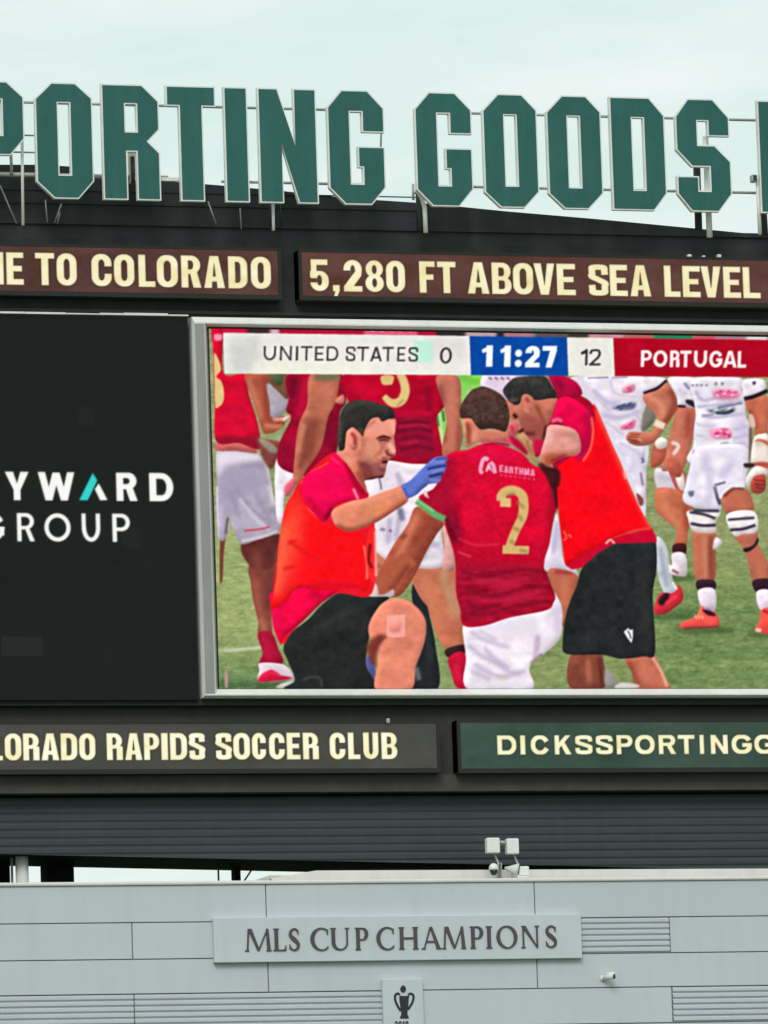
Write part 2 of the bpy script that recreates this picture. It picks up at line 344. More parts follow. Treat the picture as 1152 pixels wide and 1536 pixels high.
def glyph_mask(cv, ops, fx):
    tr = [(sg, np.array([fx(x, y) for x, y in pts])) for sg, pts in ops]; allp = np.concatenate([q for _, q in tr])
    bb = cv.bbox(allp, 2); full = np.zeros((cv.H, cv.W), np.float32)
    if bb[1]-bb[0] < 2 or bb[3]-bb[2] < 2: return full
    m = np.zeros((bb[1]-bb[0], bb[3]-bb[2]), np.float32)
    for sg, q in tr:
        c = cv.cover(q, bb)
        m = np.maximum(m, c) if sg == '+' else np.minimum(m, 1-c)
    full[bb[0]:bb[1], bb[2]:bb[3]] = m
    return full
def write(cv, text, xs, top, bot, s, h, r, col, lean=0.0, blur=.5, asp=1.0):
    "text letter by letter between the given left/right edges; top and bot are functions of x; asp = unit height in x units"
    tot = np.zeros((cv.H, cv.W), np.float32)
    for ch, (a, b) in zip(text, xs):
        t, bo = top((a+b)/2), bot((a+b)/2); H = bo-t; W = (b-a)/H
        fx = lambda x, y: (a+x*H+(1-y)*H*lean-H*lean/2, bo-y*H)
        if ch == 'I': ops = glyph('I', W, s, h, r)
        else: ops = glyph(ch, W, s, h, r)
        tot = np.maximum(tot, glyph_mask(cv, ops, fx))
    cv.put(blur1(tot, blur*cv.k), col); return tot
def led_mesh(parent, cv, Y, x0, x1, z0, z1, step, names, material, px_space=False):
    "split the screen's pixel grid among the regions listed in names {id: (object name, parent, label)}"
    nu = int(round((x1-x0)/step)); nv = int(round((z1-z0)/step))
    X, Z = np.meshgrid(np.linspace(x0, x1, nu+1), np.linspace(z0, z1, nv+1))
    def uv(X, Z):
        if px_space: return project(np.stack([X, np.full_like(X, Y), Z], -1))
        return X, -Z
    U, V = uv(X, Z); colr = lin(np.clip(cv.sample(U, V), 0, 255))
    co = np.stack([X, np.full_like(X, Y), Z], -1).reshape(-1, 3)
    fx = (X[:-1, :-1]+X[1:, 1:])/2; fz = (Z[:-1, :-1]+Z[1:, 1:])/2
    U, V = uv(fx, fz); fid = cv.sample(U, V, cv.ids, True).reshape(-1)
    i = np.arange((nu+1)*(nv+1)).reshape(nv+1, nu+1)
    q = np.stack([i[:-1, :-1], i[:-1, 1:], i[1:, 1:], i[1:, :-1]], -1).reshape(-1, 4)
    cl = np.concatenate([colr.reshape(-1, 3), np.ones((len(co), 1))], 1)
    made = {}
    for k, (nm, par, label) in names.items():
        f = q[fid == k]
        if not len(f): continue
        us, inv = np.unique(f, return_inverse=True); inv = inv.reshape(-1, 4)
        me = bpy.data.meshes.new(nm); me.vertices.add(len(us)); me.vertices.foreach_set('co', co[us].astype(np.float32).ravel())
        me.loops.add(len(inv)*4); me.loops.foreach_set('vertex_index', inv.astype(np.int32).ravel())
        me.polygons.add(len(inv)); me.polygons.foreach_set('loop_start', np.arange(0, len(inv)*4, 4, dtype=np.int32))
        me.polygons.foreach_set('loop_total', np.full(len(inv), 4, np.int32)); me.update(calc_edges=True); me.validate()
        at = me.color_attributes.new('led', 'FLOAT_COLOR', 'POINT'); at.data.foreach_set('color', cl[us].astype(np.float32).ravel())
        o = link(nm, me, material); made[k] = o
        pr = made[par] if par in made else parent
        o.parent = pr; o.matrix_parent_inverse = pr.matrix_world.inverted() if pr is not parent else Matrix.Translation(-Vector(parent.location))
        if label: o['label'] = label
    return made

# ================================================================== the setting
g = bmesh.new(); S_ = 1500
vs = [g.verts.new(v) for v in ((-S_, -S_, 0), (S_, -S_, 0), (S_, S_, 0), (-S_, S_, 0))]; g.faces.new(vs)
tag(obj('ground', g, MT['grass']), 'mown grass pitch below the stand', kind='structure')
XL, XR = -15.0, 16.5                                       # ends of the scoreboard

# ---- scoreboard building
sb = thing('scoreboard_building', 'black clad scoreboard building with curved dark roof and slate corrugated fascia', 'scoreboard', (0, 3, 0))
top = [(-380, 262), (-120, 247), (60, 247), (128, 251), (150, 266), (240, 271), (330, 278), (420, 286), (520, 297), (640, 305), (760, 317), (900, 329), (1152, 353), (1400, 378), (1700, 412)]
bm = bmesh.new()
tz = [(px(x, y, .15)[0], px(x, y, .15)[2]) for x, y in top]; tz[0] = (XL, tz[0][1]); tz[-1] = (XR, tz[-1][1])
zb = PZ(576, 367, .15)
prism(bm, [[(XL, zb), (XR, zb)]+tz[::-1]], .15, 9.0); obj('roof', bm, MT['roof'], sb)
# horizontal seams of the roofing
bm = bmesh.new()
zs = PZ(200, 335, .1)
box(bm, XL, XR, .09, .149, zs-.05, zs+.05); box(bm, XL, XR, .11, .149, zs-.36, zs-.33)
for k, zz in enumerate((.42, .72)): box(bm, XL, PX(640, 320), .12, .149, zs+zz, zs+zz+.025)
obj('roof_seam', bm, MT['roof'], sb)
z0 = PZ(576, 1055); zt = PZ(576, 367, .15)
obj('backing_panel', B(XL, XR, .0, 9.0, z0, zt-.002), MT['black'], sb)
# ledge lines of the cladding
bm = bmesh.new()
za = PZ(0, 466); box(bm, XL, XR, -.10, -.001, za-.02, za+.05)
zc = PZ(0, 1056); box(bm, XL, XR, -.22, -.001, zc-.06, zc+.1)
obj('ledge', bm, MT['black'], sb)
# band that carries the lower boards
zl0 = PZ(0, 1191); zl1 = z0
obj('lower_band', B(XL, XR, .12, 9.0, zl0, zl1-.002), MT['band'], sb)
bm = bmesh.new(); box(bm, XL, XR, -.12, .119, zl0, PZ(0, 1165)); obj('ledge', bm, MT['band'], sb)
# slate corrugated fascia, ribs run sideways, its lower edge falls to the right
bm = bmesh.new(); zt = zl0-.07; per = .18; nrib = 12
prof = [(.30, zt)]
for k in range(nrib):
    z = zt-k*per; prof += [(.30, z-.02), (.282, z-.055), (.282, z-.135), (.30, z-.17)]
a = [bm.verts.new((XL, y, z)) for y, z in prof]; b = [bm.verts.new((XR, y, z)) for y, z in prof]
for i in range(len(prof)-1): bm.faces.new((a[i], b[i], b[i+1], a[i+1]))
pl, pr_ = px(0, 1281, .25), px(1152, 1305, .25); sl_ = (pr_[2]-pl[2])/(pr_[0]-pl[0])
bmesh.ops.bisect_plane(bm, geom=bm.verts[:]+bm.edges[:]+bm.faces[:], plane_co=Vector(pl), plane_no=Vector((-sl_, 0, 1)), clear_inner=True)
co = obj('corrugated_fascia', bm, MT['corr'], sb)
for f in co.data.polygons: f.use_smooth = False
zL = pl[2]+sl_*(XL-pl[0]); zR = pl[2]+sl_*(XR-pl[0])
bm = bmesh.new(); prism(bm, [[(XL, zL), (XR, zR), (XR, zl0-.002), (XL, zl0-.002)]], .31, 3.0); obj('soffit', bm, MT['soffit'], sb)
# black rear wall and columns under the soffit
xb = PX(432, 1310, 2.9)
obj('rear_wall', B(xb, XR, 2.6, 2.9, 17.0, zR-.01), MT['soffit'], sb)
def under(name, x0, x1, Y0, Y1, m, r=0):
    xa, xc = PX(x0, 1310, Y0), PX(x1, 1310, Y0)
    bm = bmesh.new()
    if r: tube(bm, [((xa+xc)/2, (Y0+Y1)/2, 15), ((xa+xc)/2, (Y0+Y1)/2, zL+.3)], (xc-xa)/2, 20)
    else: box(bm, xa, xc, Y0, Y1, 15, PZ(200, 1291, Y0)+.15)
    return obj(name, bm, m, sb)
under('column', 70, 111, 1.6, 2.2, MT['soffit']); under('column', 352, 361, 2.0, 2.3, MT['soffit'])
under('brace', 327, 329, 2.0, 2.05, MT['steel_dark']); under('column', 17, 20, 1.0, 1.06, MT['steel'])
under('column', -60, 15, 2.2, 2.8, MT['soffit'])
bm = bmesh.new(); tube(bm, [px(366, 1322, 2.2), px(378, 1304, 2.2)], .02); obj('brace', bm, MT['steel_dark'], sb)
bm = bmesh.new(); tube(bm, [(PX(33, 1305, .75), .75, 14), (PX(33, 1305, .75), .75, PZ(33, 1281, .75)+.05)], .145, 20)
c = obj('column', bm, MT['col'], sb, True); c['label'] = 'white round column at the left end of the gap'
# pale sheet roofs seen through the gap, far behind
bm = bmesh.new()
p0, p1 = px(404, 1313, 30), px(560, 1318, 30)
box(bm, p0[0], p1[0]+6, 30, 36, 0, p0[2]); bl = obj('low_building', bm, MT['cream'])
tag(bl, 'pale flat roofed building glimpsed through the gap under the black soffit', 'building')

# ---- pale wall with metal panels
YW = -1.6
rows = [PZ(576, 1324.5, YW), PZ(576, 1380, YW), PZ(576, 1434.5, YW), PZ(576, 1486, YW)]
hh = rows[1]-rows[2]
for _ in range(3): rows.append(rows[-1]-hh)
wl = thing('stage_wall', 'long pale grey wall of wide metal panels with ribbed louvre panels below the scoreboard', 'wall', (0, YW+.3, 0))
obj('wall_backing', B(XL, XR, YW+.05, YW+.5, 0, rows[0]-.02), MT['gap'], wl)
obj('wall_base', B(XL, XR, YW+.02, YW+.049, 0, rows[-1]-.03), MT['wall'], wl)
bm = bmesh.new(); box(bm, XL, XR, YW-.05, YW+.6, rows[0]-.005, PZ(576, 1319, YW), bev=.03)
obj('coping', bm, MT['cap'], wl)
# flashing behind the coping, higher on the right
bm = bmesh.new(); prism(bm, [[(PX(402, 1325), rows[0]), (XR, rows[0]), (XR, PZ(1152, 1306, -.6)), (PX(470, 1310, -.6), PZ(470, 1307, -.6)), (PX(402, 1310, -.6), PZ(402, 1319, -.6))]], -.8, -.7)
obj('flashing', bm, MT['cap'], wl)
def seam(x, y): return PX(x, y, YW)
jA = [seam(399, 1350), seam(794.5, 1350)]; jB = [seam(198.5, 1410), seam(592, 1410), seam(990.5, 1400)]
step = jB[2]-jB[1]
def joints(odd):
    j0 = jA[0] if not odd else jB[0]
    return sorted([j0+k*step for k in range(-2, 4)])
def louvre(x0, x1, z0, z1):
    bm = bmesh.new(); n = max(3, int(round((z1-z0)/.131))); h = (z1-z0)/n
    for k in range(n):
        a = z0+k*h
        v = [(x0, YW+.03, a), (x1, YW+.03, a), (x1, YW-.015, a+h*.30), (x0, YW-.015, a+h*.30), (x1, YW-.015, a+h*.78), (x0, YW-.015, a+h*.78), (x1, YW+.03, a+h), (x0, YW+.03, a+h)]
        v = [bm.verts.new(q) for q in v]
        for q in ((0, 1, 2, 3), (3, 2, 4, 5), (5, 4, 6, 7)): bm.faces.new([v[i] for i in q])
    return obj('louvre_panel', bm, MT['wall2'], wl)
for r in range(len(rows)-1):
    za, zb_ = rows[r]-.011, rows[r+1]+.011; js = [XL]+[j for j in joints(r % 2 == 1) if XL+.5 < j < XR-.5]+[XR]
    for a, b in zip(js, js[1:]):
        mid = (a+b)/2; kind = 'p'
        if r == 1 and jB[1] < mid < jB[2]: kind = 'l'
        if r == 3 and (mid < jB[1] or mid > jB[2]): kind = 'l'
        a_, b_ = a+.012, b-.012
        if kind == 'l': louvre(a_, b_, zb_, za)
        else: obj('wall_panel', B(a_, b_, YW, YW+.045, zb_, za, bev=.008), random.choice((MT['wall'], MT['wall'], MT['wall2'])), wl)

# ---- LED ribbon boards
def board(label, xr, xl, ytop, ybot, x_at, bg, text, xs, captop, capbot, s, h, r, col, tint=None, ext=None):
    Y = -.42; D = Y+.03
    X0 = XL+.4 if xl is None else PX(xl, (ytop+ybot)/2, D); X1 = XR-.4 if xr is None else PX(xr, (ytop+ybot)/2, D)
    Z1 = PZ(x_at, ytop, D); Z0 = PZ(x_at, ybot, D)
    t = thing('led_board', label, 'sign', ((X0+X1)/2, 0, Z0), 'led ribbon boards above and below the video screen')
    e = .075; bm = bmesh.new()
    for q in ((X0-e, X1+e, Z1+.001, Z1+e*.8), (X0-e, X1+e, Z0-e*1.4, Z0-.001), (X0-e, X0-.001, Z0-.001, Z1+.001), (X1+.001, X1+e, Z0-.001, Z1+.001)):
        box(bm, q[0], q[1], Y, -.002, q[2], q[3])
    box(bm, X0-e, X1+e, D+.05, -.003, Z0-e, Z1+e*.7)
    obj('housing', bm, MT['lip'], t)
    cv = Canvas(X0-.05, -Z1-.05, X1+.05, -Z0+.05, 80, bg)
    if tint is not None:
        full = np.ones((cv.H, cv.W)); cv.noise(full, tint, 90, (1.2, .6), (1, .75, .7)); cv.noise(full, tint*.7, 26, (1, 1), (.5, .7, 1)); cv.noise(full, tint*.35, 4, (1.2, 1))
    ramp = np.linspace(0, 1, cv.W)[None, :, None]
    wx = [(PX(a, (captop[0][1]+capbot[0][1])/2, D), PX(b, (captop[0][1]+capbot[0][1])/2, D)) for a, b in xs]
    zt_ = PZ(*captop[0], D); zb2 = PZ(*capbot[0], D)
    cid_shadow = None
    if ext:   # the same sentence goes on outside the photograph
        et, side, cw, sp = ext; txt = et
        if side == 'l':
            x = wx[0][0]
            for ch in reversed(et):
                if ch == ' ': x -= cw*.62; continue
                wd = cw*(1.35 if ch in 'MW' else .5 if ch == 'I' else 1); x -= sp; wx.insert(0, (x-wd, x)); x -= wd
            text = et.replace(' ', '')+text
        else:
            x = wx[-1][1]
            for ch in et:
                wd = cw*(1.2 if ch in 'MW' else .28 if ch in '.I' else 1); x += sp; wx.append((x, x+wd)); x += wd
            text = text+et
    cv.cid = 0
    # thin dark halo round the letters, then the letters
    tot = write(cv, text, wx, lambda x: -zt_, lambda x: -zb2, s, h, r, col, blur=.008)
    halo = np.clip(blur1(tot, 2.2)*1.6, 0, 1)-tot; halo = np.clip(halo, 0, 1)
    cv.buf *= (1-.38*halo)[..., None]
    cv.noise(tot, 6, 22, (1, 1), (.6, .8, 1.8)); cv.noise(tot, 2.5, 3)
    cv.ids[tot > .5] = 1
    led_mesh(t, cv, D, X0, X1, Z0, Z1, .0135, {0: ('display', None, None), 1: ('lettering', 0, None)}, MT['led'])
    return t
DEF = dict(s=.225, h=.175, r=.29, col=(247, 239, 192))
board('brown lit ribbon board reading WELCOME TO COLORADO above the black screen', 417, None, 376.5, 442.5, 410, (89, 61, 55), 'ETOCOLORADO',
      [(9.4, 35.4), (53, 81.6), (85, 115), (137, 167.4), (171, 201.4), (207.6, 232.6), (235, 266.7), (271.5, 301.4), (305.6, 336.8), (342, 371), (376, 406)],
      [(22, 378.5)], [(22, 427)], tint=5, ext=('WELCOM', 'l', .46, .06), **DEF)
board('brown lit ribbon board reading 5,280 FT ABOVE SEA LEVEL', None, 453, 378.5, 443.5, 460, (90, 60, 54), '5,280FTABOVESEALEVEL',
      [(465, 493), (498.8, 509), (515.4, 543), (547.7, 575.5), (579, 607.4), (629, 652.6), (656, 683.8), (701, 733.5), (737.6, 767), (769.4, 799.6), (800.6, 832), (835, 863), (883, 911.7), (914.5, 941), (944.7, 976), (995.8, 1020), (1023.5, 1050), (1051, 1081), (1084.6, 1110.7), (1114, 1140)],
      [(478, 389)], [(478, 436.5)], tint=5, **DEF)
board('grey lit ribbon board reading COLORADO RAPIDS SOCCER CLUB', 655, None, 1086, 1153, 400, (74, 75, 69), 'ORADORAPIDSSOCCERCLUB',
      [(7, 32), (34.7, 59), (62, 88.5), (91, 116), (118.7, 143), (160, 184), (187.5, 213), (216, 239), (242, 251.7), (255, 280.5), (284, 307), (324, 347), (350, 375), (378, 399), (403.6, 427), (430, 450.5), (454.6, 478), (494.6, 518), (522, 540), (545, 567.5), (572, 596)],
      [(300, 1099.5)], [(300, 1139.5)], tint=3, ext=('COL', 'l', .37, .045), s=.225, h=.175, r=.29, col=(255, 250, 208))
board('dark green lit ribbon board reading DICKSSPORTINGGOODS', None, 691, 1084, 1152.5, 760, (61, 81, 71), 'DICKSSPORTINGG',
      [(746, 774.5), (780.5, 788), (796, 824), (832, 857), (863, 888.5), (894, 919), (925, 949), (952.7, 982), (988, 1014), (1017, 1042), (1049.6, 1056), (1066, 1091.6), (1097.5, 1128), (1131.5, 1162)],
      [(760, 1103)], [(760, 1132)], tint=4, ext=('OODS.COM', 'r', .43, .08), s=.25, h=.21, r=.44, col=(252, 246, 198))

# ---- black advertising screen on the left
YS = -.34
X1 = PX(289.5, 760, YS); Z1 = PZ(150, 473.5, YS); Z0 = PZ(150, 1050, YS)
ad = thing('advertising_screen', 'black led advertising screen with white and turquoise lettering', 'screen', ((XL+.4+X1)/2, 0, Z0))
obj('housing', B(XL+.4, X1, YS+.02, -.002, Z0, Z1), MT['lip'], ad)
bm = bmesh.new()
x = XL+.4
while x < X1-.05:                                   # bright trim strip, made of short lengths
    wd = min(random.uniform(.5, 1.5), X1-x); y_ = random.uniform(0, .03)
    box(bm, x, x+wd-.01, YS-.10-y_, YS+.1, Z1+.002, Z1+random.choice((.03, .045, .055))); x += wd
obj('top_trim', bm, MT['frame'], ad)
cv = Canvas(XL, -Z1-.1, X1+.1, -Z0+.1, 64, (27, 31, 30)); full = np.ones((cv.H, cv.W)); cv.noise(full, .7, 40); cv.noise(full, .5, 10)
def adr(x0, y0, x1, y1, c, a):
    P = [(PX(a_, b_, YS), -PZ(a_, b_, YS)) for a_, b_ in ((x0, y0), (x1, y0), (x1, y1), (x0, y1))]; cv.p(P, c, sm=False, blur=.01, alpha=a)
adr(2, 955, 64, 984, (40, 43, 42), .8); adr(182, 792, 210, 822, (35, 38, 37), .6); adr(116, 610, 140, 640, (34, 38, 38), .5)
def ADX(v, y): return [(PX(a, y, YS), PX(b, y, YS)) for a, b in v]
wt = (250, 250, 246); cv.cid = 1
t1 = write(cv, 'YWRD', ADX([(7.5, 43.5), (57, 112), (174.5, 206), (224, 260)], 730), lambda x: -PZ(130, 708.5, YS), lambda x: -PZ(130, 751, YS), .25, .21, .5, wt, blur=.01)
t2 = write(cv, 'GROUP', ADX([(-29, 7), (25.5, 52), (66.5, 106), (122.5, 150.5), (168.5, 195)], 791), lambda x: -PZ(100, 770, YS), lambda x: -PZ(100, 812.5, YS), .155, .15, .5, wt, blur=.01)
cv.ids[np.maximum(t1, t2) > .5] = 1
def adp(s_, c):
    q = parse(s_)/3.2+[0, 640]; P = [(PX(a, b, YS), -PZ(a, b, YS)) for a, b in q]; cv.p(P, c, sm=False, blur=.01)
adp('455,300 474,272 516,352 481,354', wt); adp('380,353 421,353 467,258 445,222', (50, 214, 205))
led_mesh(ad, cv, YS, XL+.4, X1, Z0, Z1, .0165, {0: ('display', None, None), 1: ('lettering', 0, None)}, MT['ledad'])

# ================================================================== the picture shown on the video screen
V = Canvas(300, 470, 1420, 1052, 1.0, (136, 152, 96))
A1, A2, A3 = (310, 470, 4.114), (580, 480, 4.114), (850, 480, 3.8146)
B1, B2, B3 = (310, 660, 4.114), (580, 660, 4.114), (872, 660, 4.114)
C1, C2, C3 = (310, 850, 4.114), (580, 850, 4.114), (872, 850, 4.114)
H1, H2, GL, FF = (490, 590, 8.229), (670, 560, 6.4), (550, 670, 7.68), (1000, 560, 7.579)
p, ln = V.p, V.line
V.round = 4.5
ALL = np.ones((V.H, V.W), np.float32)
# pitch
p('300,470 1420,470 1420,800 300,800', (150, 158, 108), sm=False, blur=40); p('880,640 1420,640 1420,800 880,800', (146, 156, 106), sm=False, blur=25)
p('300,780 470,780 470,960 300,960', (158, 172, 112), sm=False, blur=14); p('300,1000 460,1000 460,1052 300,1052', (112, 142, 92), sm=False, blur=12)
p('960,880 1420,880 1420,1052 960,1052', (118, 140, 86), sm=False, blur=22); p('330,1020 470,1020 470,1034 330,1034', (82, 112, 70), sm=False, blur=4)
for y, c, h in ((830, (118, 142, 82), 7), (872, (138, 158, 98), 8), (915, (104, 132, 76), 9), (950, (122, 148, 86), 6), (975, (102, 130, 74), 8), (1000, (128, 150, 88), 6), (1018, (98, 126, 72), 6)):
    p([(960, y-h/2), (1420, y-h/2-2), (1420, y+h/2), (960, y+h/2)], c, sm=False, blur=5, alpha=.55)
V.noise(ALL, 7, 3, (3, 1), (1, .9, .8)); V.noise(ALL, 7, 9, (2.5, .8), (1, .8, .7)); V.noise(ALL, 4, 2)
ln('336,976 410,970', 5, (196, 203, 170), blur=1.2); ln('300,978 345,975', 4, (180, 190, 150), blur=1.5)
ln('1000,1010 1010,1004 1020,1011', 3, (90, 115, 66), blur=1.5, alpha=.7)
for x0, x1, y in ((1015, 1085, 943), (1125, 1170, 950), (978, 1030, 921), (385, 445, 1024), (1000, 1032, 864)): p([(x0, y-5), (x1, y-6), (x1+14, y+5), (x0+6, y+6)], (82, 106, 60), blur=3, alpha=.8)
V.noise(ALL, 5, 2.2, (2.2, .8), (1, .95, .8))
# crowd of shirts behind the top of the banner
p('318,488 700,488 700,508 318,508', (120, 8, 40), sm=False, blur=1)
for x0, x1, c in ((318, 372, (214, 16, 66)), (372, 405, (70, 40, 52)), (405, 420, (226, 170, 190)), (420, 545, (196, 14, 62)), (545, 628, (232, 96, 130)), (628, 655, (190, 20, 60)), (655, 698, (54, 42, 46)), (698, 745, (190, 160, 170)), (745, 757, (40, 32, 60)), (757, 802, (176, 120, 132)), (802, 850, (96, 80, 84)), (850, 884, (70, 60, 62)), (884, 935, (206, 140, 158)), (935, 980, (190, 96, 96)), (980, 1040, (40, 130, 92)), (1040, 1075, (200, 80, 96)), (1075, 1120, (170, 120, 136)), (1120, 1152, (224, 214, 216)), (1152, 1420, (150, 110, 116))):
    p([(x0, 486), (x1, 486), (x1, 512), (x0, 512)], c, sm=False, blur=2.2)
for x in (556, 570, 585, 598, 612): ln([(x, 496), (x+6, 496.5)], 2, (250, 200, 214), blur=.6)
# ---- 10 person in lime vest, far behind
V.cid = 10
p('640,560 726,560 722,600 690,640 670,700 640,704 646,600', (138, 208, 96)); ln('692,566 720,574', 10, (112, 196, 62), clip=True, blur=3); ln('655,610 662,660 652,700', 8, (196, 224, 150), clip=True, blur=2)
ln('650,600 664,610', 4, (60, 90, 60), clip=True, blur=1.5); ln('655,620 658,640', 3, (50, 96, 56), blur=1); ln('664,616 666,632', 3, (50, 96, 56), blur=1); ln('700,650 696,690', 8, (222, 226, 160), clip=True, blur=3)
p('728,560 790,560 780,600 744,606 724,590', (226, 206, 226))
for x in (733, 742, 751, 760): ln([(x, 566), (x+5, 569)], 3, (110, 100, 140), clip=True, blur=.8)
p('704,588 740,590 740,604 706,604', (210, 196, 206), blur=2)
# ---- 14 striding leg behind the right medic
V.cid = 14
p('984,806 1000,820 1010,872 1022,892 998,892 984,850', (196, 202, 208)); ln('990,820 1000,880', 5, (160, 168, 180), clip=True, blur=2)
p('470,190 500,160 545,165 580,150 600,110 630,170 620,215 580,250 520,290 470,295 448,270', (206, 44, 58), C3); p('475,210 510,165 545,170 520,220 490,240', (50, 22, 34), C3, blur=1); ln('520,230 590,180', 4, (250, 60, 74), C3, blur=1.2); ln('562,95 590,140', 3, (240, 230, 225), C3)
# ---- 9 player behind, bent leg
V.cid = 9
p('455,180 560,190 660,240 650,330 630,420 560,330 470,300', (214, 204, 214), B3); p('540,180 640,200 640,320 600,330', (190, 90, 80), B3); p('580,210 625,205 640,260 632,315 600,290', (238, 222, 216), B3, blur=.8)
p('465,300 570,300 640,340 690,420 690,470 660,560 645,650 575,650 590,560 540,510 470,450 455,380', (198, 108, 78), B3)
ln('490,330 520,430 610,540', 10, (216, 130, 96), B3, clip=True, blur=4); ln('640,400 660,560', 9, (164, 78, 58), B3, clip=True, blur=3)
p('570,645 642,642 640,705 568,700', (66, 26, 32), B3); p('560,700 640,705 650,830 600,838 545,820 540,770 560,770', (234, 222, 230), B3); ln('560,800 600,825', 4, (150, 90, 100), B3, clip=True, blur=1)
# ---- 7 player in white shirt, half hidden
V.cid = 7
p('20,330 130,330 140,400 200,540 150,520 90,440 60,380', (230, 214, 228), A3); p('80,410 120,378 150,430 195,530 170,520 110,440', (120, 76, 66), A3); ln('78,405 120,378', 3.5, (40, 30, 44), A3)
V.round = 0; p('868,560 962,560 966,640 966,700 969,760 963,785 946,765 900,640', (226, 216, 230)); V.round = 4.5
p('110,325 430,325 445,430 440,560 420,640 470,700 450,860 350,866 300,720 240,620 190,530 150,420', (236, 226, 238), A3)
for a in ('150,400 230,470 300,480', '200,540 300,560 420,520', '330,700 400,760 440,850'): ln(a, 7, (192, 184, 214), A3, clip=True, blur=2.5)
ln('180,350 260,400 330,390', 6, (238, 228, 240), A3, clip=True, blur=2)
p('330,380 390,370 380,410 320,420', (232, 150, 180), A3, blur=1.6); p('260,500 390,470 380,510 300,515', (120, 124, 158), A3, blur=1.5); ln('290,495 380,488', 3, (66, 72, 110), A3, blur=1)
p('310,610 390,570 380,620 320,625', (226, 110, 150), A3, blur=1.4); ln('120,332 240,328', 2, (120, 116, 140), A3, blur=.8); ln('255,330 350,328', 2, (150, 130, 160), A3, blur=.8)
p('200,0 370,20 395,120 400,250 395,385 370,400 345,330 300,200 250,90', (226, 218, 234), B3); ln('330,80 370,260', 8, (226, 218, 234), B3, clip=True, blur=3); ln('372,110 384,130 372,140', 3, (110, 110, 140), B3); ln('366,200 380,280', 3, (140, 110, 130), B3, blur=1)
p('340,330 380,360 378,400 358,400', (150, 70, 66), B3)
p('430,330 570,335 560,370 440,420', (240, 230, 242), A3); ln('440,420 520,390 574,345', 5, (34, 24, 40), A3, blur=.8)
p('455,490 500,520 505,570 440,640 425,600', (128, 122, 108), A3, blur=1)
p('440,430 520,400 580,355 620,430 640,490 600,560 560,620 500,700 440,720 380,715 340,680 360,640 420,640 480,640 520,570 490,520 450,480', (197, 114, 90), A3)
ln('470,440 540,480 550,560', 9, (222, 142, 112), A3, clip=True, blur=3); ln('590,400 620,480 560,600', 9, (150, 70, 52), A3, clip=True, blur=3); ln('360,660 430,690', 4, (220, 140, 110), A3, clip=True, blur=1.5); ln('370,690 420,700', 2.5, (120, 60, 48), A3, clip=True, blur=1)
for a in ('352,668 410,672', '350,682 405,690', '362,700 410,706', '366,655 420,655'): ln(a, 2, (130, 62, 50), A3, blur=.7)
for k_, (x, y) in enumerate(((285, 505), (315, 490), (350, 482), (300, 515), (330, 620), (355, 600), (345, 395), (350, 410))): ln([(x, y), (x+22, y-10)], 2.2, (70, 76, 110) if k_ < 4 else (200, 60, 110), A3, blur=.6)
for a in ('160,440 250,520', '250,350 280,420 400,440', '220,580 330,660', '390,520 430,600', '300,700 420,760'): ln(a, 3.5, (198, 190, 214), A3, blur=1.4, alpha=.8)
ln('504,585 560,610', 10, (238, 214, 190), A3, blur=.8)
# ---- 8 white kit, strapped knees
V.cid = 8
p('640,500 735,490 735,600 700,760 660,860 600,862 545,860 560,780 590,660', (196, 110, 90), A3); ln('700,520 690,680', 8, (164, 76, 60), A3, clip=True, blur=3); ln('650,560 620,700', 6, (214, 128, 100), A3, clip=True, blur=3)
p('480,830 490,740 510,690 560,690 570,760 545,820 500,845', (184, 92, 72), A3); p('505,700 540,670 575,690 565,730 520,735', (240, 226, 214), A3); ln('600,700 640,720 610,770', 5, (236, 220, 214), A3, blur=1.2)
p('540,120 600,130 620,210 590,230 540,200', (186, 92, 74), B3); 
p('20,50 320,50 320,110 300,330 330,400 200,370 130,370 110,250', (238, 230, 242), FF); p('220,300 300,310 380,390 340,400 230,345', (44, 34, 52), FF, blur=.8); ln('200,110 260,180', 4, (130, 124, 160), FF, blur=1.2); ln('130,372 215,378', 4, (50, 30, 46), FF)
p('330,50 830,50 850,200 890,320 900,480 940,600 930,900 900,1060 880,1180 560,1180 240,1000 300,830 310,640 330,450 290,240 270,150', (238, 230, 240), FF)
for a in ('340,380 560,360 850,310', '400,480 560,500 880,460', '430,860 600,840 900,800', '440,950 600,930 880,940', '330,200 400,300 560,280', '760,640 930,600', '750,740 930,700', '780,860 930,830'): ln(a, 4.5, (188, 180, 208), FF, clip=True, blur=1.6)
ln('360,560 350,820 290,960', 12, (232, 230, 238), FF, clip=True, blur=5); ln('850,500 860,900', 12, (206, 190, 222), FF, clip=True, blur=6)
p('540,190 800,190 810,280 560,290', (232, 140, 176), FF, blur=2.2); ln('560,215 780,225', 3, (220, 84, 130), FF, blur=1.2); ln('600,262 770,258', 2.5, (226, 100, 140), FF, blur=1)
p('440,410 600,390 780,390 740,450 560,460', (142, 152, 160), FF, blur=1.6); ln('560,450 680,450 760,415', 4, (48, 54, 74), FF, blur=.9); ln('580,390 860,335', 3.5, (110, 110, 140), FF, blur=1.2); ln('400,485 540,465', 3, (150, 146, 176), FF, blur=1)
p('490,650 620,620 730,650 720,740 540,740', (240, 150, 188), FF, blur=1.8); ln('540,690 640,670 720,700', 4, (226, 60, 120), FF, blur=1.2); ln('620,635 700,640', 3, (232, 80, 130), FF, blur=1)
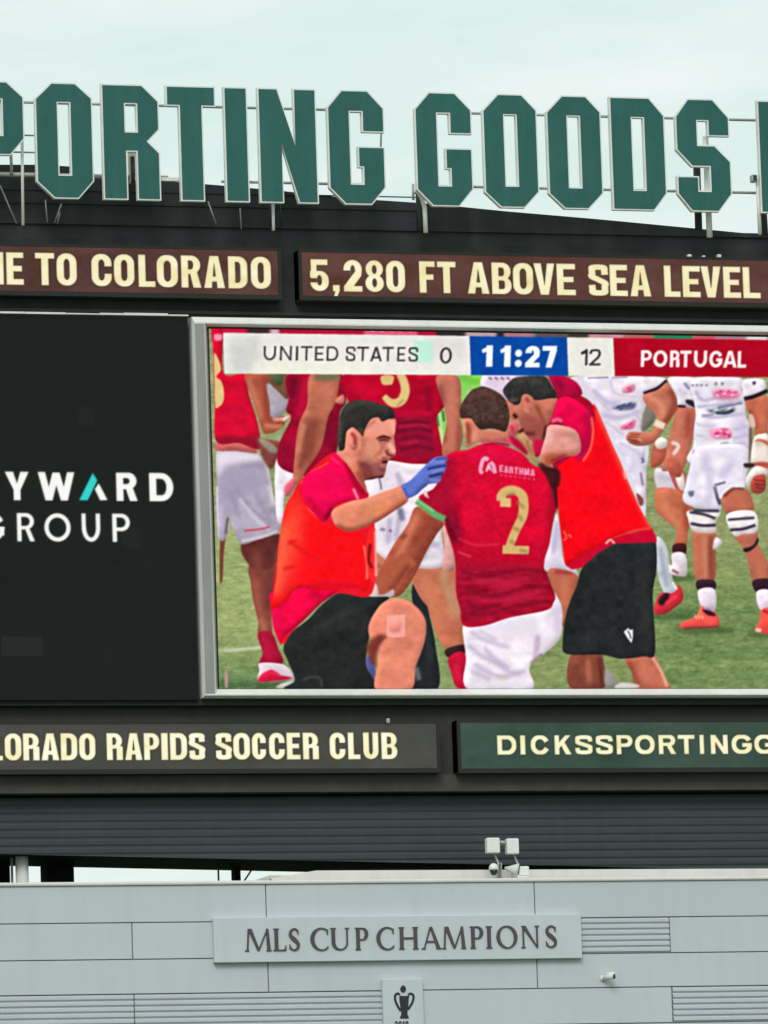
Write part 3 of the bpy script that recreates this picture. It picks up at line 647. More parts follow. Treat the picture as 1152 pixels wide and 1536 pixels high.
p('620,790 700,780 700,830 610,830', (168, 174, 190), FF, blur=1); ln('430,860 560,830', 3, (150, 156, 176), FF, blur=1); ln('430,955 540,940 700,935', 3.5, (110, 112, 150), FF, blur=1); ln('625,970 640,1000', 3, (110, 110, 150), FF, blur=.8); ln('670,965 680,1000', 2, (140, 140, 170), FF, blur=.8)
for x in (280, 330, 380, 440): ln([(x, 135), (x+30, 135)], 3, (130, 126, 146), FF, blur=.8)
for x in (545, 620): ln([(x, 118), (x+28, 118)], 5, (120, 120, 140), FF, blur=.9)
p('300,870 340,880 330,910 300,910', (214, 150, 190), FF, blur=1.5)
for k_, (x, y) in enumerate(((600, 205), (640, 230), (690, 200), (730, 250), (770, 215), (560, 250))): ln([(x, y), (x+34, y-8+k_ % 3*6)], 2.2, (238, 226, 240) if k_ % 2 else (206, 60, 112), FF, blur=.6)
for k_, (x, y) in enumerate(((560, 680), (600, 660), (640, 700), (680, 670), (700, 720), (560, 720))): ln([(x, y), (x+30, y+4-k_ % 3*6)], 2.4, (246, 220, 236) if k_ % 2 else (190, 40, 100), FF, blur=.6)
for k_, (x, y) in enumerate(((480, 430), (540, 420), (620, 428), (690, 400))): ln([(x, y), (x+44, y-6)], 2, (236, 232, 242) if k_ % 2 else (90, 96, 120), FF, blur=.6)
for a in ('330,560 420,600 560,590', '320,700 440,720', '860,560 900,700', '350,280 480,330', '740,330 870,300', '420,910 560,890 720,900'): ln(a, 3, (200, 190, 214), FF, blur=1.2, alpha=.8)
# shorts
p('700,70 720,40 1000,30 1030,150 1020,215 1005,300 930,290 870,355 850,372 850,435 640,390 650,250', (234, 226, 240), B3)
ln('700,100 680,300 660,380', 9, (234, 228, 240), B3, clip=True, blur=4); ln('820,280 890,260', 3, (80, 84, 110), B3, blur=.9); ln('820,285 835,340 856,400', 5, (70, 70, 96), B3, blur=1); ln('940,120 860,240', 9, (204, 196, 222), B3, clip=True, blur=4); ln('760,80 800,300 760,420', 10, (208, 202, 224), B3, clip=True, blur=4); ln('860,360 920,290 1005,272', 8, (240, 236, 244), B3, blur=1.2, clip=True)
p('660,320 695,315 690,345 670,350', (120, 116, 140), B3, blur=.8)
# right arm
p('900,290 1110,250 1152,330 1152,560 1130,720 1000,700 1010,560 930,440', (196, 110, 84), FF); ln('1060,300 1050,560', 14, (206, 110, 78), FF, clip=True, blur=5); ln('940,420 1020,640', 8, (150, 66, 48), FF, clip=True, blur=3); p('935,470 985,480 1005,600 950,600', (226, 190, 176), FF, blur=1)
p('850,110 880,70 1060,60 1120,100 1110,200 890,290 860,180', (238, 228, 238), FF); ln('880,290 1000,260 1150,195', 6, (36, 26, 40), FF, blur=.7); p('975,95 1015,90 1005,130 980,128', (90, 40, 80), FF, blur=.9); ln('890,200 960,170 980,120', 3, (160, 150, 180), FF, clip=True, blur=1.2); ln('950,620 960,1000', 4, (100, 76, 80), FF, blur=1.6)
p('1000,720 1070,690 1160,720 1165,1100 1000,1020 955,1010 970,820', (232, 220, 208), FF); p('1000,770 1080,780 1165,830 1165,780 1060,745', (190, 100, 76), FF, blur=1); p('990,1020 1080,1005 1165,1020 1165,1080 1010,1060', (186, 88, 70), FF, blur=1)
p('900,1200 1000,1060 1120,1080 1140,1150 980,1200 930,1290', (242, 228, 220), FF); p('980,1190 1060,1150 1120,1160 1120,1320 1040,1370 960,1330', (182, 72, 62), FF); ln('1000,1260 1120,1270', 3, (120, 36, 40), FF, blur=1); p('880,1025 985,1025 985,1065 890,1070', (58, 40, 56), FF, blur=.9)
for a in ('1000,1215 1120,1220', '1010,1300 1110,1310'): ln(a, 2, (110, 36, 40), FF, blur=.8)
# legs
p('868,355 920,303 1005,297 1045,340 1055,440 900,458', (190, 106, 84), B3); ln('960,330 980,430', 12, (200, 108, 82), B3, clip=True, blur=4); ln('880,350 940,300 1005,300', 4, (110, 50, 46), B3, blur=1.4, clip=True)
p('690,570 825,568 830,700 820,864 710,864 690,700', (186, 108, 82), B3); ln('800,590 800,850', 8, (140, 68, 52), B3, clip=True, blur=3); ln('755,600 765,850', 6, (206, 130, 102), B3, clip=True, blur=2.5); ln('720,600 735,850', 7, (200, 112, 80), B3, clip=True, blur=3)
p('945,585 1080,565 1090,640 1152,760 1165,870 1060,870 1030,760 1000,670', (188, 108, 86), B3); ln('1050,680 1120,860', 10, (200, 112, 86), B3, clip=True, blur=4)
p('665,435 850,440 830,500 832,560 790,575 690,560 660,490', (236, 226, 224), B3); ln('668,445 760,460 828,485', 4, (52, 46, 66), B3, blur=.8); ln('690,436 850,438', 4.5, (60, 54, 76), B3, blur=.9); ln('675,515 750,528 830,525', 4.5, (50, 44, 66), B3, blur=.8)
p('898,460 1065,440 1085,560 1000,580 938,585', (240, 230, 232), B3); ln('905,492 1068,480', 4, (60, 52, 74), B3, blur=.8); ln('918,555 1000,548 1075,525', 4.5, (50, 44, 66), B3, blur=.8)
p('1000,670 1060,650 1088,600 1090,635 1050,680 1010,692', (50, 28, 40), B3, blur=.7)
p('715,85 820,85 820,145 722,145', (54, 30, 44), C3); p('722,145 822,140 825,270 760,270 735,240', (232, 216, 228), C3); ln('740,250 800,265', 3, (170, 130, 150), C3, clip=True, blur=1)
p('605,368 620,345 690,315 730,275 745,240 765,268 825,280 850,330 848,365 800,378 700,380 630,382', (240, 84, 74), C3); p('745,265 790,270 826,290 822,305 780,300', (60, 24, 36), C3, blur=.7); ln('745,365 840,350', 5, (196, 44, 54), C3, blur=1.2, clip=True)
for x in (700, 720, 740): ln([(x, 300), (x+14, 322)], 1.8, (255, 190, 170), C3, blur=.5)
ln('630,382 850,370', 3, (120, 60, 50), C3, blur=1)
ln('612,372 690,362', 3.5, (250, 190, 170), C3, clip=True, blur=1); ln('725,300 740,245', 3, (250, 130, 90), C3, blur=.8)
p('1060,85 1165,78 1165,155 1078,155', (54, 30, 44), C3); p('1082,155 1165,150 1165,270 1100,262', (234, 218, 232), C3); p('1072,385 1100,330 1110,270 1165,262 1165,410 1080,400', (240, 84, 72), C3); ln('1076,388 1110,395', 5, (250, 210, 196), C3, blur=1); ln('1120,270 1165,290', 4, (180, 40, 60), C3, blur=1)
p('815,640 830,600 870,625 850,660 815,675', (234, 222, 224), B3, blur=1)
V.cid = 0
# ---- 1 left player
V.cid = 1
p('85,600 116,590 106,700 98,860 80,860', (120, 62, 50), B1); p('112,660 126,640 130,740 114,740', (200, 150, 150), C1, blur=1.2)
p('95,590 140,560 130,480 110,300 60,300 70,600', (206, 190, 212), B1)
V.round = 0; p('270,785 440,590 440,800 425,880 400,930 300,920 275,860', (124, 60, 52), B1)
p('270,-20 440,-20 425,120 400,300 402,430 322,430 318,340 292,230 274,110', (136, 68, 56), C1); ln('300,20 310,200 350,350', 10, (164, 88, 70), C1, clip=True, blur=4); ln('395,20 380,260', 12, (112, 52, 48), C1, clip=True, blur=4); ln('330,320 360,400', 9, (178, 106, 82), C1, clip=True, blur=3)
p('215,640 440,580 440,640 420,700 400,790 275,785', (98, 44, 42), B1, blur=1.2); ln('300,680 330,860', 16, (126, 62, 54), B1, blur=5)
V.round = 4.5; p('315,415 400,405 440,500 470,595 330,600 345,530', (168, 16, 52), C1); ln('350,430 385,580', 8, (190, 26, 66), C1, clip=True, blur=3)
p('328,595 460,600 520,640 535,680 525,695 400,710 318,705 325,640', (226, 204, 216), C1); p('320,690 345,660 400,635 440,665 525,685 470,700 330,712', (214, 22, 66), C1, blur=.8); ln('345,670 410,650 450,675', 4, (236, 40, 84), C1, blur=1)
p('435,735 520,700 545,705 500,750 440,750', (206, 200, 196), C1, blur=1.2)
p('64,65 200,68 310,85 375,165 400,280 425,400 450,500 440,570 300,620 215,642 165,560 130,470 118,600 80,600 72,350', (180, 170, 188), B1)
p('70,70 300,85 330,120 120,160 75,220', (232, 220, 232), B1, blur=4, clip=True); p('100,220 300,170 370,260 300,330 110,420', (168, 158, 184), B1, blur=6, clip=True); ln('370,170 420,400', 9, (226, 214, 224), B1, clip=True, blur=3)
for a in ('180,300 280,430 400,530', '230,170 340,160 380,280', '150,320 200,480', '300,320 380,480 420,520'): ln(a, 6, (156, 146, 170), B1, clip=True, blur=3)
ln('200,360 300,480 390,560', 4, (214, 204, 218), B1, clip=True, blur=2); ln('230,560 330,550 390,535', 3, (206, 70, 96), B1, blur=.8); ln('215,625 330,600 440,560', 4, (220, 208, 216), B1, clip=True, blur=1.5); ln('130,480 118,580', 3, (96, 80, 96), B1, blur=1)
p('64,20 200,18 300,60 300,82 180,68 64,66', (206, 100, 98), B1, blur=1)
p('40,80 98,110 105,370 235,375 260,500 310,660 330,770 320,840 200,800 60,790 50,560 40,250', (216, 6, 48), A1)
ln('250,420 300,600 325,700', 7, (178, 6, 40), A1, clip=True, blur=3); p('60,760 320,770 320,850 220,810 62,800', (150, 14, 44), A1, clip=True, blur=3); ln('80,610 160,590 250,620', 8, (200, 6, 50), A1, clip=True, blur=3); ln('130,690 220,720', 10, (226, 12, 58), A1, clip=True, blur=4)
p('300,745 330,770 460,800 440,880 400,960 350,900 320,820', (128, 66, 60), A1, blur=1.2); p('325,770 400,800 440,850 400,860 340,810', (166, 148, 128), A1, blur=1.2)
p('45,250 75,290 88,350 60,390 90,420 106,480 100,550 62,585 52,560 48,400', (226, 196, 130), A1); p('48,130 90,130 92,165 50,165', (244, 150, 176), A1, blur=1)
p('235,372 375,372 385,470 395,580 430,620 480,640 545,600 540,625 490,665 470,700 400,740 350,735 320,650 280,520', (178, 88, 66), A1); ln('260,400 300,520 340,640', 7, (206, 118, 90), A1, clip=True, blur=3); ln('360,400 370,580 400,700', 7, (144, 66, 50), A1, clip=True, blur=3)
for a in ('440,640 500,640', '440,660 495,655', '430,680 480,672'): ln(a, 2, (126, 58, 46), A1, blur=.7)
ln('410,650 480,650 540,610', 5, (226, 160, 136), A1, clip=True, blur=1.2); ln('470,660 500,635', 5, (240, 212, 200), A1, blur=1.2); ln('360,690 440,700 470,690', 5, (206, 130, 96), A1, clip=True, blur=2)
# ---- 2 second red player
V.cid = 2
p('375,430 495,540 470,625 400,640 390,560', (168, 160, 170), A1, blur=1); p('380,375 510,375 505,500 495,530 440,480 390,430', (128, 78, 58), A1); p('390,375 470,375 465,440 420,440', (84, 94, 66), A1, blur=1.4)
p('430,120 545,170 545,240 480,340 470,500 430,470', (238, 228, 238), B1); p('480,290 545,230 560,260 500,350', (220, 90, 110), B1, blur=1.5)
p('510,375 830,375 860,540 820,620 800,860 700,1000 540,990 440,930 450,800 520,650 490,600 505,530', (146, 8, 44), A1)
ln('620,380 590,560 560,640', 12, (196, 10, 56), A1, clip=True, blur=3); ln('540,400 530,520', 7, (104, 6, 38), A1, clip=True, blur=3); ln('780,620 740,800', 10, (120, 10, 40), A1, clip=True, blur=4); ln('480,800 540,720 560,860', 12, (186, 8, 54), A1, clip=True, blur=4)
p('640,375 810,375 815,440 800,540 750,640 720,780 690,860 620,960 575,1040 535,1040 545,860 570,680 620,560', (188, 106, 82), A1); p('590,700 680,650 690,760 640,900 580,900', (142, 70, 54), A1, clip=True, blur=5); ln('600,680 560,860', 7, (208, 130, 102), A1, clip=True, blur=2.5); ln('760,420 740,600', 12, (198, 116, 92), A1, clip=True, blur=4); p('680,375 812,375 815,410 680,415', (120, 110, 80), A1, clip=True, blur=2)
V.last *= 1; ln('640,20 570,180', 8, (136, 66, 54), B1, clip=True, blur=3)
p('790,540 840,500 850,545 830,560', (214, 130, 110), A1, blur=1)
# ---- 13 black trousers
V.cid = 13
p('160,110 200,130 240,200 270,330 300,480 320,745 140,745 190,500 215,350 160,220', (34, 38, 40), C2); ln('180,620 200,700', 8, (120, 116, 124), C2, blur=1.6, alpha=.8); ln('240,300 270,600', 8, (46, 50, 54), C2, clip=True, blur=3)
# ---- 3 central player numbered 5
V.cid = 3
p('150,800 350,790 410,920 430,1010 465,1200 390,1200 300,1080 200,960', (200, 114, 88), B2)
p('160,0 420,0 440,200 475,480 370,510 300,400 250,240 170,100', (202, 114, 86), C2); ln('230,60 330,380', 12, (208, 126, 92), C2, clip=True, blur=5); ln('340,20 420,300', 10, (186, 150, 110), C2, clip=True, blur=4); ln('400,80 440,300', 7, (200, 130, 110), C2, clip=True, blur=2.5)
V.round = 0; p('552,832 604,846 600,872 585,892 556,890', (206, 124, 100)); V.round = 4.5; ln('556,846 600,856', 5, (170, 90, 70), clip=True, blur=2)
p('365,510 480,480 482,535 380,560', (50, 30, 32), C2); p('382,560 482,535 500,740 430,742 400,660', (196, 16, 54), C2); ln('420,600 450,700', 7, (220, 30, 74), C2, clip=True, blur=3)
p('-150,90 0,110 240,150 330,140 420,400 340,540 350,770 180,790 60,780 -110,640 -130,500 -150,300', (236, 224, 234), B2)
for a in ('90,430 60,620 120,760', '200,640 330,650', '280,560 240,700 200,780', '20,480 10,640', '60,200 120,330'): ln(a, 7, (186, 174, 200), B2, clip=True, blur=2.5)
ln('80,420 100,500', 8, (120, 124, 150), B2, blur=2); ln('15,560 30,560', 4, (110, 80, 130), B2, blur=1); ln('-40,550 -10,555', 4, (140, 110, 150), B2, blur=1.2); ln('200,760 340,745', 5, (236, 228, 236), B2, blur=2, clip=True)
p('345,520 400,560 430,680 415,740 420,800 350,800 355,650', (224, 160, 158), B2, blur=1)
p('850,375 1152,375 1400,378 1470,380 1470,560 1420,640 1440,760 1450,900 1300,930 1152,910 1000,880 960,700 880,560', (178, 2, 40), A1)
ln('900,400 1000,480 1080,460', 18, (214, 2, 50), A1, clip=True, blur=6)
p('30,570 290,570 275,650 300,840 160,860 60,830 40,700', (150, 10, 46), A2, blur=3, clip=True)
ln('60,575 280,575', 8, (206, 4, 48), A2, clip=True, blur=3)
for a in ('70,640 180,625 270,640', '60,690 200,670 280,690', '70,740 180,720 280,740', '80,800 200,780 290,800'): ln(a, 4, (110, 8, 40), A2, clip=True, blur=1.5); 
for a in ('70,660 200,648 270,660', '80,765 200,750'): ln(a, 3.5, (186, 20, 66), A2, clip=True, blur=1.4)
ln('250,420 270,560', 8, (140, 4, 40), A2, clip=True, blur=3)
p('-33,345 41,345 36,392 18,400 -27,396', (222, 186, 122), A2, setid=False); ln('-18,470 33,512 88,500 114,444 107,387 82,330', [8, 13, 14, 13, 12], (226, 192, 126), A2, blur=.8); ln('60,535 105,490', 4, (196, 156, 96), A2, blur=1)
p('305,350 440,350 460,480 455,620 470,720 430,840 350,845 345,760 370,640 350,520', (184, 104, 84), A2); ln('400,400 400,560 400,800', 12, (206, 120, 98), A2, clip=True, blur=4); ln('330,400 340,520', 8, (136, 70, 60), A2, clip=True, blur=3); ln('360,640 360,760', 5, (150, 84, 64), A2, clip=True, blur=2); ln('450,650 440,800', 6, (160, 80, 70), A2, clip=True, blur=2.5)
# ---- 4 kneeling number 2
V.cid = 4
p('475,350 600,350 760,300 990,255 1030,160 1065,200 1085,280 1080,400 1050,470 980,530 900,590 880,640 885,760 505,760 490,560', (240, 230, 240), C2)
for a in ('520,400 600,450 760,500', '560,390 680,450', '500,480 600,560 760,620', '540,600 700,680 860,640', '520,640 640,700', '930,420 930,520', '600,500 740,640 820,660'): ln(a, 6, (196, 182, 208), C2, clip=True, blur=2.8)
ln('935,430 915,580', 6, (198, 178, 200), C2, clip=True, blur=2.6); p('560,360 900,290 900,420 720,440', (236, 226, 238), C2, clip=True, blur=6); ln('1050,240 1060,420', 10, (214, 200, 222), C2, clip=True, blur=4); ln('680,690 760,690', 5, (200, 190, 160), C2, clip=True, blur=3); ln('890,600 960,540', 4, (150, 110, 130), C2, blur=1.2, clip=True); ln('640,720 860,700', 8, (234, 226, 236), C2, clip=True, blur=3)
p('190,410 350,500 310,580 250,680 170,840 80,960 -30,960 -80,900 -20,760 60,620 130,520', (170, 82, 60), B2); ln('190,460 110,640 20,830', 9, (214, 126, 98), B2, clip=True, blur=3.5); ln('300,470 230,560 170,640', 12, (150, 64, 48), B2, clip=True, blur=4); ln('320,520 220,680 120,840', 10, (132, 58, 46), B2, clip=True, blur=4); ln('120,580 90,610', 5, (120, 60, 50), B2, clip=True, blur=2)
V.round = 0; p('-60,840 90,700 180,760 140,800 80,900 30,960 -40,1000 -80,950', (178, 90, 64), B2, blur=1.5); ln('140,770 20,930', 8, (140, 62, 48), B2, clip=True, blur=3)
V.round = 4.5; p('985,130 1020,90 1050,120 1060,180 1030,190 995,180', (238, 222, 208), C1, blur=.8); p('1040,180 1100,170 1150,140 1152,180 1080,195', (190, 180, 186), C1, blur=.9)
p('360,110 420,70 500,60 590,25 700,30 830,80 900,150 1000,200 1042,290 1055,400 1030,480 1005,640 990,720 985,800 1010,880 1040,960 1030,1000 985,1050 760,1095 600,1145 475,1145 455,1040 430,940 425,760 405,660 360,530 355,500 260,440 205,370 210,340 290,300 330,230 350,180', (214, 4, 46), B2)
p('340,120 420,110 425,260 400,420 360,500 200,400 210,330', (172, 8, 48), B2, clip=True, blur=5); ln('405,420 440,620 440,760', 14, (136, 6, 42), B2, clip=True, blur=5); ln('370,480 420,640', 8, (96, 8, 36), B2, clip=True, blur=3)
p('430,740 980,760 1040,980 1000,1060 470,1150', (168, 12, 46), B2, clip=True, blur=7)
p('430,640 1000,660 985,760 430,740', (196, 4, 44), B2, clip=True, blur=8); p('520,60 760,50 860,120 700,140 520,130', (228, 8, 66), B2, clip=True, blur=6); ln('1030,240 1010,560', 12, (176, 6, 42), B2, clip=True, blur=5); ln('500,200 540,560', 14, (224, 8, 54), B2, clip=True, blur=8); ln('430,400 520,340 560,380', 7, (190, 4, 46), B2, clip=True, blur=4)
V.noise(V.last*(np.arange(V.H)[:, None] > 385), 13, 7, (2.4, .8), (1, .35, .4)); V.noise(V.last, 4, 5, (1, 1), (1, .3, .4))
for a in ('470,30 600,60 800,20 980,30', '480,130 640,180 860,130 1010,120', '480,290 640,290 800,240 990,215', '500,210 560,260 700,230'): ln(a, 4, (130, 8, 40), C2, clip=True, blur=2)
for a in ('520,80 700,90 880,70', '560,210 760,200 940,160', '640,120 820,100'): ln(a, 5, (196, 26, 66), C2, clip=True, blur=2.5)
ln('440,605 560,650 700,640', 3, (230, 60, 90), B2, clip=True, blur=1.2, alpha=.6); ln('440,690 520,720', 3, (236, 90, 110), B2, clip=True, blur=1, alpha=.7)
ln('184,378 230,410 300,460 360,488', [9, 10, 9], (104, 170, 104), B2, blur=.8, setid=True); ln('190,372 290,440', 3, (150, 206, 146), B2, blur=1); p('225,320 245,310 255,345 262,360 235,345', (238, 200, 210), B2, blur=.6)
ln('330,660 420,640 540,640 640,680 740,740', 5.5, (226, 70, 112), H2, blur=1); ln('350,690 460,670 600,690', 3, (150, 6, 46), H2, blur=1); ln('380,640 520,630 590,650', 6, (222, 62, 82), H2, blur=1)
p('150,430 240,440 330,540 420,545 560,555 590,600 560,640 420,640 340,650 240,690 200,720 180,620', (216, 128, 104), H2); ln('190,470 215,560 210,680', 7, (150, 70, 52), H2, clip=True, blur=2); ln('160,450 170,580', 4, (232, 168, 120), H2, clip=True, blur=1.5); p('330,560 560,560 580,600 360,620', (206, 116, 98), H2, clip=True, blur=3); ln('280,520 260,660', 8, (228, 146, 120), H2, clip=True, blur=3)
p('585,560 600,480 640,445 690,500 700,540 670,590 610,620', (220, 96, 104), H2, blur=.7); ln('620,500 640,560', 4, (180, 50, 70), H2, blur=1.2)
p('130,330 150,280 230,170 300,135 350,125 430,150 530,210 590,300 605,400 590,500 560,560 500,545 420,530 330,540 280,500 240,440 200,430 140,430 125,380', (76, 52, 46), H2)
V.noise(V.last, 9, 4, (1, 1), (1, .85, .8)); ln('200,240 330,180 440,220', 8, (96, 68, 60), H2, clip=True, blur=3.5); ln('300,500 440,500 560,520', 7, (54, 34, 32), H2, clip=True, blur=3); ln('420,260 480,360', 8, (88, 66, 62), H2, clip=True, blur=3); ln('140,330 170,420', 7, (66, 42, 40), H2, clip=True, blur=2)
ln('710,372 708,345 735,315 790,310 838,345 845,420 835,480 805,540 775,610 755,665', [15, 14, 13, 13, 14, 15, 14, 13, 13, 12], (216, 178, 114), B2, blur=.7); p('716,650 880,655 876,705 714,702', (216, 178, 114), B2, sm=False); p('702,352 766,360 766,414 700,412', (222, 186, 124), B2, sm=False)
for a in ('740,345 790,330', '800,380 850,420', '810,460 840,500', '780,540 820,560', '760,620 790,640', '820,680 870,690'): ln(a, 5, (160, 124, 76), B2, blur=1.5, alpha=.75)
ln('330,890 325,940 350,955', 5.5, (240, 160, 186), H2, blur=.7); ln('328,900 345,840 372,815 400,835', 6, (240, 166, 190), H2, blur=.7); ln('420,850 450,890 465,960', 6, (240, 160, 186), H2, blur=.7); p('372,935 390,880 408,860 425,905 445,945 425,935 405,920 388,945', (244, 180, 200), H2, blur=.6)
def pt(c, x, y): return (c[0]+x/c[2], c[1]+y/c[2])
tx = [pt(H2, x, 0)[0] for x in (505, 553, 600, 648, 696, 745, 803, 855)]
write(V, 'EARTHMA', [(a, b-1.2) for a, b in zip(tx, tx[1:])], lambda x: 697.2+(x-747)*.125, lambda x: 707.5+(x-747)*.125, .26, .22, .3, (240, 150, 180), blur=.55)
for k in range(8): ln([(750+k*7, 712.2+k*.9), (754+k*7, 712.8+k*.9)], 2.2, (230, 84, 124), blur=.7)
# ---- 5 left medic
V.cid = 5
p('480,470 500,420 620,330 700,245 780,180 830,155 930,160 1010,185 1125,188 1070,240 1020,330 1000,450 985,550 990,620 1030,690 1045,760 500,760 545,700 500,580 475,520', (37, 39, 39), C1)
ln('700,380 820,300 930,250', 8, (54, 56, 56), C1, clip=True, blur=4); ln('640,500 900,420', 14, (30, 31, 31), C1, clip=True, blur=6); ln('590,700 650,680 700,690 710,740', 3, (66, 68, 68), C1, blur=1.2); ln('1000,300 960,430', 8, (50, 50, 50), C1, clip=True, blur=3)
p('985,560 1030,560 1040,690 1010,660 985,610', (84, 88, 150), C1, blur=1)
p('1010,450 1000,360 1060,250 1120,205 1152,196 1230,204 1305,258 1348,325 1354,410 1334,500 1290,620 1258,760 1045,760 1055,600 1040,480', (230, 136, 110), C1)
p('990,480 1060,420 1110,430 1070,480 1045,560 1040,620 1000,560', (122, 54, 46), C1, blur=2.2); ln('1090,440 1150,425', 4, (150, 76, 60), C1, blur=1.6, clip=True); ln('1340,330 1340,460 1290,600', 8, (190, 96, 74), C1, clip=True, blur=3.5); ln('1100,560 1080,740', 12, (236, 152, 124), C1, clip=True, blur=5); ln('1120,260 1200,230', 10, (234, 150, 120), C1, clip=True, blur=5); ln('1230,480 1200,720', 14, (206, 112, 86), C1, clip=True, blur=6)
ln('1200,225 1310,275 1343,370 1325,480', 3, (246, 178, 156), C1, clip=True, blur=1.2); p('1050,560 1075,500 1130,470 1100,620 1085,750 1040,750', (196, 106, 84), C1, clip=True, blur=3); ln('1160,470 1240,480 1290,450', 5, (198, 108, 86), C1, clip=True, blur=2.5); ln('1020,440 1060,330 1110,260', 5, (196, 108, 84), C1, clip=True, blur=2.5); ln('1150,540 1130,740', 7, (240, 158, 132), C1, clip=True, blur=4); ln('1310,560 1270,740', 6, (186, 98, 76), C1, clip=True, blur=3)
p('0,300 112,296 112,432 30,438 0,428', (250, 172, 158), C2, sm=False, blur=.5, alpha=1); p('20,350 80,340 85,395 25,400', (240, 128, 116), C2, blur=2.5, alpha=.7)
# red shirt under the bib
V.round = 0; p('497,680 515,690 552,745 562,790 558,890 500,892 440,946 425,966 410,935 408,900 418,830 440,740 465,706', (236, 20, 40)); V.round = 4.5
p('400,250 420,150 800,130 790,165 700,230 600,330 480,430 460,480 430,430 410,360', (242, 2, 66), C1); ln('420,240 430,380', 9, (238, 8, 84), C1, clip=True, blur=3); ln('780,165 600,320 480,430', 4, (158, 12, 44), C1, clip=True, blur=1.5); ln('640,150 720,200', 10, (196, 2, 44), C1, clip=True, blur=4)
# bib
p('768,80 740,140 640,200 560,300 500,380 470,480 450,600 435,750 430,850 410,960 395,1040 470,1010 560,920 700,930 900,915 985,930 1005,850 985,680 960,570 880,540 720,520 660,450 590,380 570,280 620,220 740,150 800,120', (251, 12, 24), B1)
p('420,880 490,400 540,300 570,420 620,540 560,700 500,880 420,960', (255, 84, 56), B1, clip=True, blur=13); ln('480,520 450,800 420,960', 12, (255, 108, 70), B1, clip=True, blur=6); p('620,500 950,560 990,900 700,900', (250, 10, 22), B1, clip=True, blur=10); ln('580,920 760,890 960,910', 7, (222, 8, 40), B1, clip=True, blur=3)
for a in ('510,620 600,690 690,740', '500,640 560,620', '470,800 540,780'): ln(a, 4, (224, 20, 24), B1, clip=True, blur=2)
ln('592,250 580,310 610,390 690,480', 3.5, (255, 120, 90), B1, clip=True, blur=1.2); ln('970,650 990,760 990,860', 3, (255, 130, 110), B1, clip=True, blur=1.2); ln('600,240 660,190 750,140', 5, (255, 110, 80), B1, clip=True, blur=1.5)
p('1000,560 1040,545 1045,700 1045,860 1010,860 985,700', (250, 40, 40), B1); ln('1010,640 1000,740 1020,790', 4, (120, 10, 20), B1, blur=1.2); ln('1040,560 1045,840', 2.5, (250, 190, 180), B1, blur=1)
# shirt sleeve and collar
p('770,95 800,75 870,130 930,220 1000,335 960,360 900,372 800,400 770,450 720,508 660,450 600,370 588,300 600,235 660,190 750,150', (248, 2, 80), B1)
ln('720,480 690,440 620,350', 8, (206, 0, 56), B1, clip=True, blur=3); p('840,120 900,170 1000,335 940,330 890,250', (176, 4, 44), B1, clip=True, blur=2); ln('740,200 820,300', 18, (240, 2, 86), B1, clip=True, blur=7); ln('780,420 730,490', 7, (140, 0, 40), B1, clip=True, blur=2); ln('905,300 935,365', 3.5, (250, 150, 170), B1, blur=1); ln('760,100 820,150', 3, (246, 60, 100), B1, blur=1, clip=True)
# head and neck
p('120,730 215,690 230,600 260,430 520,330 600,290 835,310 845,450 832,540 842,620 852,700 842,770 790,800 755,850 740,890 722,980 690,1040 620,1045 560,1062 470,1078 490,1160 505,1235 400,1100 330,985 250,870 170,790', (226, 136, 114), H1, blur=.5)
p('380,840 540,850 640,930 700,1030 560,1062 470,1078 410,1060', (128, 60, 58), H1, clip=True, blur=3.2); p('600,840 740,820 725,980 690,1040 600,1040 560,920', (158, 88, 84), H1, clip=True, blur=2.2); ln('470,1074 620,1044 705,1030', 5, (74, 28, 36), H1, clip=True, blur=1.3)
p('500,400 620,320 800,330 835,480 700,510 560,520', (238, 154, 134), H1, clip=True, blur=3); p('500,600 620,600 660,700 600,800 500,780', (222, 146, 118), H1, clip=True, blur=4); ln('440,540 420,700 440,820', 8, (196, 112, 92), H1, clip=True, blur=3); ln('520,800 560,880', 8, (176, 104, 86), H1, clip=True, blur=3)
ln('640,840 590,790 650,730', 5, (196, 116, 94), H1, clip=True, blur=1.6); ln('300,880 390,1010', 12, (236, 122, 96), H1, clip=True, blur=4); ln('385,960 480,1190', 8, (166, 76, 60), H1, clip=True, blur=2.2); ln('210,760 320,900', 8, (240, 150, 124), H1, clip=True, blur=3)
ln('615,562 700,534 795,558', [2, 4.5, 2.5], (66, 26, 28), H1, blur=.9); ln('640,585 700,575 770,585', [3, 4.5, 3], (96, 34, 38), H1, blur=.9, clip=True); ln('650,620 740,612', 4, (182, 106, 94), H1, clip=True, blur=1.4); ln('800,545 840,535', 3, (190, 110, 96), H1, clip=True, blur=1)
ln('765,620 815,690 830,735', 7, (250, 176, 156), H1, clip=True, blur=1.4); ln('735,700 760,755 835,775', 4, (120, 52, 50), H1, clip=True, blur=.9); ln('700,640 650,760', 5, (190, 106, 90), H1, clip=True, blur=1.8); ln('680,800 750,820', 5, (150, 84, 76), H1, clip=True, blur=1.2)
ln('685,848 755,848', 4.2, (74, 20, 28), H1, clip=True, blur=.8); ln('660,885 735,895', 5, (190, 108, 104), H1, clip=True, blur=1); ln('640,940 720,950', 4, (120, 64, 64), H1, clip=True, blur=1.5); ln('800,350 838,500', 6, (246, 166, 148), H1, clip=True, blur=2); ln('480,430 600,335', 4, (190, 112, 92), H1, clip=True, blur=1.6)
